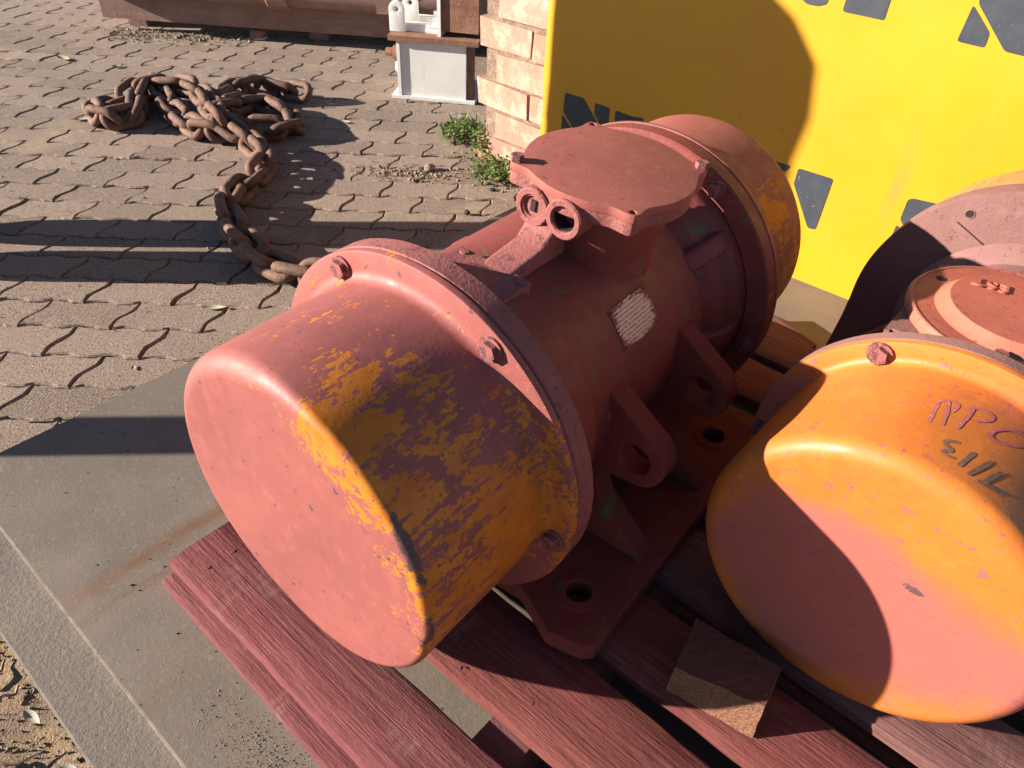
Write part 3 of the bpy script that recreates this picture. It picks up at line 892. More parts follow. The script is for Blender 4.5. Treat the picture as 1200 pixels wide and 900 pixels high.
dg = bpy.context.evaluated_depsgraph_get()
tme = bpy.data.meshes.new_from_object(tmp.evaluated_get(dg))
bpy.data.objects.remove(tmp)
hm = lathe('lid_hole', [(0.1738, 0.0), (0.1738, 0.0052), (0.1744, 0.0060), (0.1734, 0.0075)], 14, 'z')
hm.materials.append(M_DARK)
at_axis(link('lid_hole', hm, None, vr), H2)
for v in hm.vertices: v.co.x += 0.409; v.co.y += 0.1015
lt = link('raised_lettering', tme, M_OLID, lid_o, smooth=False)
lt.matrix_local = Matrix.Translation((0.4215, 0.024, 0.1880)) @ Matrix.Rotation(R(98), 4, 'Z')
for th in (183, 3, 285):
    b_ = link('bolt', HEXS, M_BOLT_OR, vr)
    b_.location = (0.377 + 0.1065 * math.cos(R(th)), 0.1065 * math.sin(R(th)), H2 + 0.1737)
    b_.rotation_euler = (0, PI / 2, th)
at_axis(link('terminal_box', boxmesh('terminal_box', (0.268, -0.108, 0.05), (0.490, 0.112, 0.1588), 0.012, 3), M_PCAST, vr), H2)
at_axis(link('box_rim', boxmesh('box_rim', (0.262, 0.1125, 0.070), (0.485, 0.1185, 0.1570), 0.002), M_PCAST, vr), H2)
# rear end shield and its drum
so = arc((0, 0), 0.247, 0, 180, 56) + [(-0.2472, -0.02), (-0.249, -0.06), (-0.254, -0.11), (-0.262, -H2 + 0.004), (-0.258, -H2 + 0.0005), (0.255, -H2 + 0.0005), (0.252, -0.09)]
at_axis(link('end_shield', prism('end_shield', so, 0.624, 0.668, bw=0.006, seg=3, frame=lambda u, v, w: (w, -u, v)), M_PCAST, vr), H2)
at_axis(link('rib', prism('rib', [(-0.150, 0.158), (-0.140, 0.166), (-0.02, 0.112), (-0.03, 0.104)], 0.6185, 0.6245, bw=0.0015, frame=lambda u, v, w: (w, -u, v)), M_PCAST, vr), H2)
ho = lathe('bolt_hole', [(0.6236, 0.0), (0.6236, 0.0058), (0.6228, 0.0062), (0.6228, 0.0072), (0.6242, 0.0078)], 16)
for v in ho.vertices: v.co.y += 0.128; v.co.z += 0.182
ho.materials.append(M_PCAST); ho.materials.append(M_DARK)
for p in ho.polygons:
    if (p.center.y - .128) ** 2 + (p.center.z - .182) ** 2 < 0.0058 ** 2: p.material_index = 1
at_axis(link('bolt_hole', ho, None, vr), H2)
at_axis(link('end_cover', lathe('end_cover', [(0.668, 0.1), (0.668, 0.243), (0.676, 0.243), (0.68, 0.236), (0.80, 0.232), (0.82, 0.222), (0.826, 0.20), (0.826, 0)], 96), M_DRUM2, vr), H2)
for sgn in (1, -1):
    at_axis(link('foot', boxmesh('foot', (0.24, min(-.19 * sgn, -.04 * sgn), -H2 + .0005), (0.62, max(-.19 * sgn, -.04 * sgn), -H2 + .028), 0.004), M_FOOT, vr), H2)
    at_axis(link('lug', prism('lug', [(0.10, 0.08), (0.15, 0.05), (0.19, 0.0), (0.195, -0.03), (0.18, -0.06), (0.15, -0.08), (0.17, -H2 + .028), (0.08, -H2 + .028)], 0.44, 0.465, bw=0.005,
            frame=lambda u, v, w: (w, -u * sgn, v)), M_FOOT, vr), H2)
# hand painted marks on the cover: strips lying on the cylinder
def stroke(bm, pts, wd, rad, z=0.0005):
    P = []
    for (s, a) in pts:
        P.append(Vector((s, R(a) * rad)))
    Q = [P[0]]
    for A, B in zip(P, P[1:]):                    # smooth a little
        n = max(2, int((B - A).length / 0.004))
        for i in range(1, n + 1): Q.append(A.lerp(B, i / n))
    for _ in range(3):
        Q = [Q[0]] + [(Q[i - 1] + Q[i] * 2 + Q[i + 1]) / 4 for i in range(1, len(Q) - 1)] + [Q[-1]]
    L_ = []
    for i, q in enumerate(Q):
        d = (Q[min(i + 1, len(Q) - 1)] - Q[max(i - 1, 0)]).normalized()
        nn = Vector((-d.y, d.x))
        ww = wd * (0.8 + 0.35 * mnoise.noise(Vector((q.x * 90, q.y * 90, wd * 1000)))) * (0.75 if i in (0, len(Q) - 1) else 1)
        row = []
        for sg in (-1, 1):
            e = q + nn * ww * sg
            an = e.y / rad
            row.append(bm.verts.new((e.x, -(rad + z) * math.sin(an), (rad + z) * math.cos(an))))
        L_.append(row)
    for A, B in zip(L_, L_[1:]):
        bm.faces.new((A[0], A[1], B[1], B[0]))
ST1 = dict(a1=[(0.077, -5.27), (0.1, -5.72), (0.122, -6.07)], a2=[(0.121, -5.95), (0.129, -3.67), (0.129, -1.98), (0.127, -0.37), (0.109, -1.48)], a3=[(0.128, -4.01), (0.111, -2.75), (0.081, -1.72)],
    p1=[(0.086, 2.04), (0.108, 2.87), (0.133, 3.24)], p2=[(0.128, 1.73), (0.134, 3.58), (0.14, 6.58), (0.137, 10.03), (0.123, 8.53), (0.113, 5.42)],
    o1=[(0.139, 19.25), (0.138, 17.45), (0.134, 15.41), (0.121, 11.91), (0.105, 10.08), (0.098, 11.15), (0.103, 14.38), (0.111, 17.48), (0.123, 20.32)])
ST2 = dict(b1=[(0.067, 4.79), (0.066, 2.81), (0.057, 0.94)], b2=[(0.057, 0.94), (0.052, 2.92), (0.05, 4.35)], b3=[(0.05, 4.35), (0.041, 1.02), (0.038, 3.35), (0.041, 5.59)],
    b4=[(0.065, 9.29), (0.034, 7.44)], b5=[(0.069, 14.42), (0.051, 12.76), (0.03, 10.62)], b6=[(0.065, 18.3), (0.05, 16.48), (0.032, 14.97)], b7=[(0.031, 13.35), (0.034, 17.09), (0.039, 21.75)])
def mark(name, st, wd, colr):
    bm = bmesh.new()
    for i, p in enumerate(st.values()): stroke(bm, p, wd, 0.1873, 0.0004 + 0.00006 * i)
    k = NM(name, 0.6)
    n_ = k.noise(k.co(), 160, 4, .7)
    k.color(k.mix(k.ramp(n_, .52, .66), colr, tuple(min(1, x * 1.8) for x in colr)))
    me = fin(bm, name, 60)
    q = link(name, me, k.m, oc)
    return q
mark('purple_marking', ST1, 0.0023, (0.36, 0.10, 0.10))
mark('black_marking', ST2, 0.0027, (0.16, 0.085, 0.055))

# ================================================================== YELLOW PANEL
AZP = R(-38.5)
U = Vector((math.cos(AZP), math.sin(AZP), 0))
PP = Vector((0.81, 1.60, PZ + 0.0012))
panel = thing('sign_panel', 'large yellow metal panel with cut up dark letters standing behind the motors', 'sign panel', PP, AZP)
k = NM('panel_yellow', 0.42, 0, 0.45)
o = k.co()
c = k.mix(k.ramp(k.noise(o, 2.5, 5, .6), .35, .75), (0.59, 0.300, 0.010), (0.54, 0.255, 0.012))
c = k.mix(k.ramp(k.noise(k.co(scale=(9, 1, 1.4), rot=(0, 0.35, 0)), 2.2, 5, .6), .60, .78, 0, .4), c, (0.68, 0.33, 0.03))
c = k.mix(k.ramp(k.noise(k.co(scale=(2, 1, 1), rot=(0, .8, 0)), 42, 3, .6), .725, .745, 0, .8), c, (0.22, 0.13, 0.03))
c = k.mix(k.mth('MULTIPLY', k.spot((0.02, 0, 0.30), 0.16, sq=(7, 1, 1)), k.ramp(k.noise(k.co(scale=(30, 1, 3)), 3, 5, .7), .35, .65)), c, (0.62, 0.22, 0.05))
k.color(c)
k.rough(k.ramp(k.noise(o, 9, 4, .6), .3, .7, .36, .55))
k.bump(k.mth('ADD', k.noise(o, 6, 3, .5), k.mth('MULTIPLY', k.ramp(k.noise(k.co(scale=(3, 1, 40), rot=(0, .5, 0)), 3, 4, .7), .67, .70), -.12)), .3, .004)
M_PAN = k.m
k = NM('letter_navy', 0.5)
o = k.co()
c = k.mix(k.ramp(k.noise(o, 24, 5, .65), .3, .7), (0.030, 0.037, 0.050), (0.050, 0.058, 0.070))
c = k.mix(k.ramp(k.noise(o, 120, 3, .6), .68, .72, 0, .6), c, (0.25, 0.24, 0.2))
k.color(c)
M_NAVY = k.m
# sheet with gentle waviness and a wandering left edge
bm = bmesh.new()
nx, nz = 60, 40
X0, X1, Z1 = -0.985, 0.75, 1.16
G = {}
for i in range(nx + 1):
    for j in range(nz + 1):
        z = Z1 * j / nz
        xl = X0 + 0.006 * mnoise.noise(Vector((0, z * 7, 2)))
        x = xl + (X1 - xl) * i / nx
        y = 0.004 * mnoise.noise(Vector((x * 2.5, z * 2.5, 7)))
        if i == 0: y += 0.004
        for kk, yo in ((0, 0.0), (1, 0.0032)):
            G[i, j, kk] = bm.verts.new((x, y + yo + 0.003, z))
for i in range(nx):
    for j in range(nz):
        bm.faces.new((G[i, j, 0], G[i + 1, j, 0], G[i + 1, j + 1, 0], G[i, j + 1, 0]))
        bm.faces.new((G[i, j + 1, 1], G[i + 1, j + 1, 1], G[i + 1, j, 1], G[i, j, 1]))
for i in range(nx):
    bm.faces.new((G[i, 0, 0], G[i, 0, 1], G[i + 1, 0, 1], G[i + 1, 0, 0])); bm.faces.new((G[i, nz, 1], G[i, nz, 0], G[i + 1, nz, 0], G[i + 1, nz, 1]))
for j in range(nz):
    bm.faces.new((G[0, j, 0], G[0, j + 1, 0], G[0, j + 1, 1], G[0, j, 1])); bm.faces.new((G[nx, j, 1], G[nx, j + 1, 1], G[nx, j + 1, 0], G[nx, j, 0]))
link('sheet', fin(bm, 'sheet', 40), M_PAN, panel)
LET = [
 [(-0.9021, 0.28), (-0.8378, 0.2801), (-0.7883, 0.2291), (-0.747, 0.1785), (-0.8136, 0.1593), (-0.8507, 0.1721), (-0.9035, 0.2267)],
 [(-0.9061, 0.2175), (-0.876, 0.1897), (-0.8528, 0.1598), (-0.9057, 0.1447)],
 [(-0.7984, 0.2772), (-0.7499, 0.2761), (-0.747, 0.2124), (-0.7616, 0.2084), (-0.7977, 0.2473)],
 [(-0.73, 0.2745), (-0.6763, 0.2712), (-0.641, 0.2766), (-0.6361, 0.2324), (-0.7285, 0.212)],
 [(-0.6154, 0.2729), (-0.5548, 0.2815), (-0.5505, 0.2459), (-0.6137, 0.2387)],
 [(-0.300, 0.2730), (-0.222, 0.2743), (-0.232, 0.2563), (-0.300, 0.2553)],
 [(-0.2042, 0.2747), (-0.1179, 0.2751), (-0.1205, 0.1439), (-0.1396, 0.141), (-0.2043, 0.2354)],
 [(0.051, 0.2822), (0.0605, 0.2884), (0.1227, 0.2941), (0.1215, 0.2208), (0.0686, 0.2164), (0.0512, 0.2351)],
 [(0.0488, 0.2207), (0.0686, 0.2086), (0.0716, 0.1701), (0.0471, 0.1686)],
 [(-0.2100, 0.7800), (-0.1205, 0.7800), (-0.1208, 0.6171), (-0.2079, 0.6179)],
 [(-0.3052, 0.7800), (-0.2432, 0.7800), (-0.2440, 0.6253), (-0.2623, 0.6182), (-0.2871, 0.6181), (-0.3052, 0.628)],
 [(0.0285, 0.6728), (0.075, 0.6321), (0.076, 0.6059), (0.0248, 0.6072)],
 [(0.0372, 0.6756), (0.1118, 0.6068), (0.1744, 0.6053), (0.1574, 0.6839), (0.0997, 0.7442), (0.021, 0.7300)],
]
def rounded(poly, r):
    out = []
    n = len(poly)
    for i in range(n):
        a, b, c_ = Vector(poly[i - 1]), Vector(poly[i]), Vector(poly[(i + 1) % n])
        q = min(r, (a - b).length * .4, (c_ - b).length * .4)
        pa = b + (a - b).normalized() * q; pc = b + (c_ - b).normalized() * q
        for t in (0, .33, .67, 1):
            out.append(tuple((pa * (1 - t) ** 2 + b * 2 * t * (1 - t) + pc * t ** 2)))
    return out
for L_ in LET:
    me = prism('letter_piece', rounded(L_, 0.006), 0.0, 0.0022, bw=0, frame=lambda u, v, w: (u, w, v))
    q = link('letter_piece', me, M_NAVY, panel)
    cu_ = sum(p[0] for p in L_) / len(L_); cz = sum(p[1] for p in L_) / len(L_)
    # sit the piece on the wavy sheet
    for v in me.vertices:
        base = 0.003 + 0.004 * mnoise.noise(Vector((v.co.x * 2.5, v.co.z * 2.5, 7)))
        v.co.y = base - 0.0012 + (0 if v.co.y < .001 else 0.0022)

# ================================================================== BRICK PIER
AZB = R(-41.0)
pier = thing('brick_pier', 'toothed end of a pale brick wall beside the yellow panel', 'brick wall', (-0.168, 2.600, 0.0), AZB)
k = NM('brick_face', 0.9, 0, 0.2)
o = k.co()
rnd = k.rnd()
c = k.mix(rnd, (0.44, 0.265, 0.19), (0.38, 0.185, 0.135))
c = k.mix(k.ramp(k.noise(k.co(loc=(3, 3, 3), scale=(1.6, 1, 1)), 9, 5, .65), .50, .66, 0, .8), c, (0.40, 0.195, 0.130))
c = k.mix(k.ramp(k.noise(o, 13, 6, .7), .48, .66, 0, .85), c, (0.56, 0.44, 0.33))
c = k.mix(k.ramp(k.noise(o, 150, 3, .6), .64, .72, 0, .5), c, (0.30, 0.20, 0.15))
k.color(c)
k.bump(k.mth('ADD', k.noise(o, 90, 5, .7), k.noise(o, 18, 3, .6)), .6, .004)
M_BRICK = k.m
k = NM('mortar', 0.95, 0, 0.1)
o = k.co()
k.color(k.mix(k.ramp(k.noise(o, 60, 5, .7), .35, .7), (0.20, 0.13, 0.09), (0.36, 0.27, 0.20)))
k.bump(k.noise(o, 120, 5, .75), 1.0, .006)
M_MORT = k.m
k = NM('broken_brick', 0.95, 0, 0.1)
o = k.co()
k.color(k.mix(k.ramp(k.noise(o, 45, 5, .7), .35, .7), (0.17, 0.085, 0.06), (0.30, 0.165, 0.115)))
k.bump(k.noise(o, 70, 5, .75), 1.0, .010)
M_BROK = k.m
bricks = []
def brick(x0, x1, y0, y1, z0, z1, mat, seed, jag=0.0042):
    bm = bmesh.new()
    box(bm, (x0, y0, z0), (x1, y1, z1))
    rr = random.Random(seed)
    for v in bm.verts:
        v.co += Vector((rr.uniform(-jag, jag), rr.uniform(-jag, jag), rr.uniform(-jag, jag)))
    bevel(bm, 0.005, 2)
    link('brick', fin(bm, 'brick', 50), mat, pier)
zc = 0.0
CH_ = 0.0955
for cse in range(10):
    z0 = cse * CH_ + 0.004 - (0.02 if cse == 0 else 0); z1 = (cse + 1) * CH_ - 0.008
    if cse % 2 == 0:
        xs = [(0.0, 0.222), (0.234, 0.454), (0.466, 0.686)]
        for i, (a, b) in enumerate(xs):
            brick(a + random.uniform(-.004, .004) * (i == 0), b, 0.0 + random.uniform(-.002, .002), 0.105, z0, z1, M_BRICK, cse * 10 + i)
    else:
        brick(0.020, 0.078, 0.014, 0.105, z0 + .003, z1 - .003, M_BROK, cse * 10 + 5, .004)
        xs = [(0.084, 0.304), (0.316, 0.536), (0.548, 0.69)]
        for i, (a, b) in enumerate(xs):
            brick(a, b, 0.0 + random.uniform(-.002, .002), 0.105, z0, z1, M_BRICK, cse * 10 + i)
bm = bmesh.new()
box(bm, (0.028, 0.010, 0.0), (0.684, 0.10, 10 * CH_ - .012))
bmesh.ops.subdivide_edges(bm, edges=list(bm.edges), cuts=14, use_grid_fill=True)
for v in bm.verts: v.co += mnoise.noise_vector(v.co * 40) * 0.003
link('mortar', fin(bm, 'mortar', 60), M_MORT, pier)

# ================================================================== WHITE STEEL STAND WITH ITS CLUTTER
k = NM('white_paint', 0.55, 0, 0.4)
o = k.co()
c = k.mix(k.ramp(k.noise(o, 7, 5, .6), .3, .75), (0.78, 0.77, 0.74), (0.66, 0.64, 0.60))
chip = k.ramp(k.noise(o, 22, 6, .7, .5), .685, .70)
c = k.mix(chip, c, (0.11, 0.055, 0.04))
c = k.mix(k.ramp(k.noise(k.co(scale=(6, 6, 1)), 5, 4, .6), .60, .8, 0, .5), c, (0.50, 0.34, 0.22))
k.color(c); k.bump(chip, .3, .001)
M_WHITE = k.m
k = NM('rusty_plate', 0.8, 0.1, 0.3)
o = k.co()
c = k.mix(k.ramp(k.noise(o, 14, 6, .65), .35, .65), (0.19, 0.085, 0.055), (0.31, 0.17, 0.11))
c = k.mix(k.ramp(k.noise(o, 70, 4, .6), .6, .7, 0, .6), c, (0.42, 0.31, 0.22))
k.color(c); k.bump(k.noise(o, 90, 4, .7), .6, .003)
M_RUST = k.m
stand = thing('steel_stand', 'small white painted steel stand with a rusty top plate by the bricks', 'steel stand', (-0.535, 3.175, 0.0), R(-6.0))
Wb, Hb, Db = 0.315, 0.228, 0.26
link('base_plate', boxmesh('base_plate', (-0.03, -0.012, 0.0), (Wb + .005, Db, 0.012), 0.002), M_WHITE, stand)
link('front_web', boxmesh('front_web', (0.012, 0.0, 0.0125), (Wb - 0.034, 0.012, Hb - 0.001), 0.0015), M_WHITE, stand)
link('side_flange', boxmesh('side_flange', (-0.002, -0.008, 0.0125), (0.0115, Db - .02, Hb - 0.001), 0.0015), M_WHITE, stand)
link('corner_angle', boxmesh('corner_angle', (Wb - 0.033, 0.014, 0.0125), (Wb - 0.006, 0.05, Hb - 0.001), 0.002), M_RUST, stand)
link('top_plate', boxmesh('top_plate', (-0.032, -0.02, Hb), (Wb + 0.02, Db, Hb + 0.020), 0.003), M_RUST, stand)
link('pipe_stub', (lambda me: me)(lathe('pipe_stub', [(-0.075, 0.0), (-0.075, 0.016), (-0.045, 0.018), (-0.043, 0.028), (-0.003, 0.028), (-0.003, 0)], 24)), M_RUST, stand).location = (0, 0.10, 0.150)
link('weld_boss', lathe('weld_boss', [(-0.0165, 0.0), (-0.015, 0.02), (-0.002, 0.024)], 20), M_WHITE, stand).location = (0, 0.03, 0.115)
# parts resting on it
def bracket(x, y, z, rz, lab):
    t = thing('steel_bracket', lab, 'bracket', (x, y, z), rz, 'white brackets on the steel stand')
    ou = [(-0.032, 0.0), (0.032, 0.0), (0.032, 0.075)] + arc((0, 0.082), 0.032, 0, 180, 10) + [(-0.032, 0.075)]
    link('bracket_plate', prism('bracket_plate', ou, 0, 0.016, holes=[circle((0, 0.082), 0.009, 14)], bw=0.002, frame=lambda u, v, w: (u, w, v)), M_WHITE, t)
    link('bracket_foot', boxmesh('bracket_foot', (-0.032, 0.0165, 0.0), (0.12, 0.05, 0.03), 0.003), M_WHITE, t)
q = Matrix.Translation((-0.535, 3.175, 0)) @ Matrix.Rotation(R(-6), 4, 'Z')
def stp(x, y, z):
    v = q @ Vector((x, y, z)); return v.x, v.y, v.z
bracket(*stp(-0.005, 0.035, Hb + .0205), R(-6), 'nearer white lug bracket on the left end of the rusty plate')
bracket(*stp(0.02, 0.155, Hb + .0205), R(-6), 'farther white lug bracket behind its twin on the rusty plate')
t = thing('steel_channel', 'cream flat bar lying behind the brackets on the stand', 'flat bar', stp(0.17, 0.135, Hb + .0205), R(-6))
link('bar', boxmesh('bar', (-0.06, -0.09, 0.0), (0.005, 0.06, 0.012), 0.002), M_WHITE, t)
link('bar_lip', boxmesh('bar_lip', (-0.06, 0.05, 0.0125), (0.005, 0.062, 0.05), 0.002), M_WHITE, t)
t = thing('steel_box', 'brown rusty steel box with a white end standing on the stand', 'steel box', stp(0.165, 0.02, Hb + .0205), R(-10))
link('box_body', boxmesh('box_body', (0.014, 0.0, 0.02), (0.165, 0.16, 0.20), 0.003), M_RUST, t)
link('box_end', boxmesh('box_end', (0.0, -0.01, 0.0), (0.0135, 0.17, 0.21), 0.002), M_WHITE, t)

# ================================================================== RED BROWN STEEL FRAME AT THE BACK
k = NM('dusty_oxide', 0.75, 0, 0.3)
o = k.co()
c = k.mix(k.ramp(k.noise(o, 5, 5, .6), .35, .7), (0.195, 0.108, 0.086), (0.27, 0.165, 0.135))
c = k.mix(k.ramp(k.noise(k.co(scale=(1, 3, 3)), 11, 6, .7), .52, .72, 0, .7), c, (0.34, 0.235, 0.175))
c = k.mix(k.ramp(k.noise(o, 60, 4, .6), .66, .70, 0, .8), c, (0.40, 0.33, 0.28))
k.color(c); k.bump(k.noise(o, 80, 4, .7), .5, .003)
M_DUST = k.m
frame = thing('steel_beam', 'long red brown steel beam with a rounded pipe edge lying at the back', 'steel beam', (-2.10, 3.917, 0.0), R(-3.6))
link('web', boxmesh('web', (0, 0, 0.055), (4.2, 0.02, 0.185), 0.003), M_DUST, frame)
link('top_plate', boxmesh('top_plate', (0.0, 0.0205, 0.15), (4.2, 0.70, 0.184), 0.004), M_DUST, frame)
pm = lathe('pipe', [(0.0, 0.0), (0.0, 0.066), (0.004, 0.070), (4.196, 0.070), (4.2, 0.066), (4.2, 0)], 40)
link('pipe', pm, M_DUST, frame).location = (0, -0.05, 0.245)
link('pipe_collar', lathe('pipe_collar', [(-.05, 0.0705), (-0.05, 0.080), (-0.044, 0.084), (0.044, 0.084), (0.05, 0.080), (0.05, 0.0705)], 40), M_DUST, frame).location = (0.93, -0.05, 0.245)
link('pipe_clamp', boxmesh('pipe_clamp', (1.40, -0.128, 0.19), (1.55, -0.03, 0.29), 0.012, 3), M_DUST, frame)
for a in (0.08, 1.0, 2.2, 3.6):
    link('support_foot', boxmesh('support_foot', (a, 0.08, 0.0), (a + .09, 0.22, 0.149), 0.004), M_DUST, frame)
    link('cross_tube', lathe('cross_tube', [(-0.06, 0), (-0.06, .026), (.06, .026), (.06, 0)], 20), M_DUST, frame).location = (a + .3, 0.10, 0.120)
sp = thing('pipe_cap', 'round dull metal cap lying under the rear steel beam', 'pipe cap', (-1.345, 3.915, 0.0))
capm = lathe('cap_shell', [(0.0, 0.036), (0.004, 0.040), (0.03, 0.040), (0.042, 0.030), (0.045, 0.0)], 28, 'z')
link('cap_shell', capm, M_RUST, sp)
link('cap_rim', lathe('cap_rim', [(0.0005, 0.0405), (0.0005, 0.045), (0.006, 0.045), (0.006, 0.0405)], 28, 'z'), M_WHITE, sp)

# ================================================================== CHAIN
k = NM('chain_rust', 0.78, 0.25, 0.3)
o = k.co()
rnd = k.rnd()
c = k.mix(rnd, (0.110, 0.060, 0.043), (0.165, 0.090, 0.064))
c = k.mix(k.ramp(k.noise(o, 24, 5, .65), .38, .68), c, (0.205, 0.122, 0.087))
c = k.mix(k.ramp(k.noise(k.co(world=True), 34, 5, .7), .56, .70, 0, .7), c, (0.20, 0.175, 0.16))
k.color(c); k.bump(k.mth('ADD', k.noise(o, 110, 4, .7), k.noise(k.co(world=True), 45, 3, .6)), .9, .003)
M_CHAIN = k.m
PITCH, WIRE, LW = 0.074, 0.0152, 0.032
bm = bmesh.new()
path = []
hl = PITCH / 2 + WIRE * 0.9 - LW + 0.012
for i in range(10): 
    a = -PI / 2 + PI * i / 9; path.append((hl + LW * math.cos(a), LW * math.sin(a), 0))
for i in range(10):
    a = PI / 2 + PI * i / 9; path.append((-hl + LW * math.cos(a), LW * math.sin(a), 0))
tube(bm, path, WIRE, 9, True)
LINK = fin(bm, 'link', 80)
CP = [(-0.902, 3.047, 0.03), (-1.02, 3.09, 0.03), (-1.119, 3.054, 0.06), (-1.175, 2.913, 0.06), (-1.186, 2.745, 0.075), (-1.114, 2.742, 0.08), (-1.051, 2.909, 0.045), (-0.914, 2.824, 0.03), (-0.846, 2.686, 0.03),
      (-0.942, 2.639, 0.03), (-1.051, 2.647, 0.04), (-1.128, 2.596, 0.03), (-1.238, 2.688, 0.03), (-1.346, 2.812, 0.04), (-1.504, 3.031, 0.05), (-1.544, 2.904, 0.03), (-1.609, 2.745, 0.03), (-1.509, 2.664, 0.03),
      (-1.445, 2.717, 0.03), (-1.496, 2.92, 0.06), (-1.402, 2.975, 0.07), (-1.258, 2.882, 0.085), (-1.096, 2.632, 0.08), (-1.02, 2.584, 0.05), (-0.923, 2.478, 0.04), (-0.857, 2.369, 0.038), (-0.859, 2.261, 0.038),
      (-0.881, 2.157, 0.038), (-0.883, 2.051, 0.038), (-0.831, 1.937, 0.038), (-0.763, 1.844, 0.038), (-0.697, 1.766, 0.038), (-0.614, 1.707, 0.038), (-0.534, 1.685, 0.038), (-0.459, 1.668, 0.038)]
CP = [Vector(p) for p in CP]
dense = []
for i in range(len(CP) - 1):
    p0, p1_, p2, p3 = CP[max(i - 1, 0)], CP[i], CP[i + 1], CP[min(i + 2, len(CP) - 1)]
    for s in range(30):
        t = s / 30
        dense.append(0.5 * ((2 * p1_) + (p2 - p0) * t + (2 * p0 - 5 * p1_ + 4 * p2 - p3) * t * t + (3 * p1_ - p0 - 3 * p2 + p3) * t ** 3))
nodes = [dense[0]]
for p in dense:
    if (p - nodes[-1]).length >= PITCH * 0.97: nodes.append(p)
chain = thing('chain', 'heavy rusty chain heaped on the paving and trailing towards the motor', 'chain', (nodes[-1].x, nodes[-1].y, 0))
rr = random.Random(5)
for i in range(len(nodes) - 1):
    A, B = nodes[i], nodes[i + 1]
    X = (B - A).normalized()
    Y = Vector((0, 0, 1)).cross(X)
    if Y.length < .1: Y = Vector((0, 1, 0))
    Y.normalize()
    Z = X.cross(Y)
    roll = (R(38) if i % 2 else R(-52)) + rr.uniform(-.35, .35)
    Yr = math.cos(roll) * Y + math.sin(roll) * Z
    Zr = X.cross(Yr)
    q = link('chain_link', LINK, M_CHAIN, chain)
    mid = (A + B) / 2
    low = (LW) * abs(Yr.z) + WIRE + hl * abs(X.z)
    mid = Vector((mid.x, mid.y, max(mid.z, low + 0.001)))
    mm = Matrix((X, Yr, Zr)).transposed().to_4x4()
    mm.translation = mid - chain.location
    q.matrix_local = mm

# ================================================================== WEEDS, LEAVES, STONES
k = NM('weed_green', 0.6, 0, 0.3)
rnd = k.noise(k.co(world=True), 60, 3, .6)
k.color(k.mix(k.ramp(rnd, .35, .65), (0.075, 0.125, 0.028), (0.19, 0.24, 0.06)))
k.b.inputs['Subsurface Weight'].default_value = 0.0
M_WEED = k.m
def weed(name, lab, x, y, rad, ht, n, seed, blade=0.0, dirv=(0, 0), mat=None):
    rr = random.Random(seed)
    bm = bmesh.new()
    for i in range(n):
        a = rr.uniform(0, 2 * PI); d = rad * math.sqrt(rr.random())
        px_, py_ = d * math.cos(a) + dirv[0] * rr.uniform(-1, 1), d * math.sin(a) + dirv[1] * rr.uniform(-1, 1)
        h = ht * (0.25 + 0.75 * rr.random()) * (1 - 0.5 * (d / rad))
        L_ = rr.uniform(0.010, 0.021) if rr.random() > blade else rr.uniform(0.06, 0.13)
        wd = L_ * 0.36 if L_ < 0.03 else 0.004
        yaw = rr.uniform(0, 2 * PI); pitch = rr.uniform(-.2, 1.1) if L_ < .03 else rr.uniform(.7, 1.4)
        dv = Vector((math.cos(yaw) * math.cos(pitch), math.sin(yaw) * math.cos(pitch), math.sin(pitch)))
        sv = Vector((-math.sin(yaw), math.cos(yaw), 0)) * wd
        b0 = Vector((px_, py_, h if L_ < .03 else 0.002))
        v = [bm.verts.new(b0), bm.verts.new(b0 + dv * L_ * .5 + sv), bm.verts.new(b0 + dv * L_ + Vector((0, 0, -L_ * .2))), bm.verts.new(b0 + dv * L_ * .5 - sv)]
        bm.faces.new(v)
    o = thing('weed', lab, 'weed', (x, y, 0), 0, 'weeds at the foot of the bricks')
    link('foliage', fin(bm, 'foliage', 80), mat or M_WEED, o)
    bm = bmesh.new()
    for i in range(14):
        a = rr.uniform(0, 2 * PI); d = rad * .8 * rr.random()
        tube(bm, [(d * .4 * math.cos(a) + dirv[0] * rr.uniform(-.8, .8), d * .4 * math.sin(a), -0.004), (d * math.cos(a), d * math.sin(a), ht * .6)], 0.0013, 4)
    link('stem', fin(bm, 'stem', 80), mat or M_WEED, o)
weed('weed', 'tall tufted weed between the white stand and the bricks', -0.235, 2.765, 0.085, 0.080, 620, 1, .10)
weed('weed', 'small bright weed growing against the broken brick corner', -0.150, 2.600, 0.042, 0.150, 330, 2)
weed('weed', 'low spreading green weed along the front of the brick base', -0.075, 2.465, 0.040, 0.055, 900, 3, 0, (0.085, -0.082))
k = NM('dry_leaf', 0.8)
k.color(k.mix(k.ramp(k.noise(k.co(), 60, 3, .6), .4, .6), (0.46, 0.44, 0.34), (0.34, 0.30, 0.19)))
M_LEAF = k.m
k = NM('dry_brown_leaf', 0.8)
k.color(k.mix(k.ramp(k.noise(k.co(), 60, 3, .6), .4, .6), (0.40, 0.29, 0.18), (0.22, 0.14, 0.09)))
M_LEAF2 = k.m
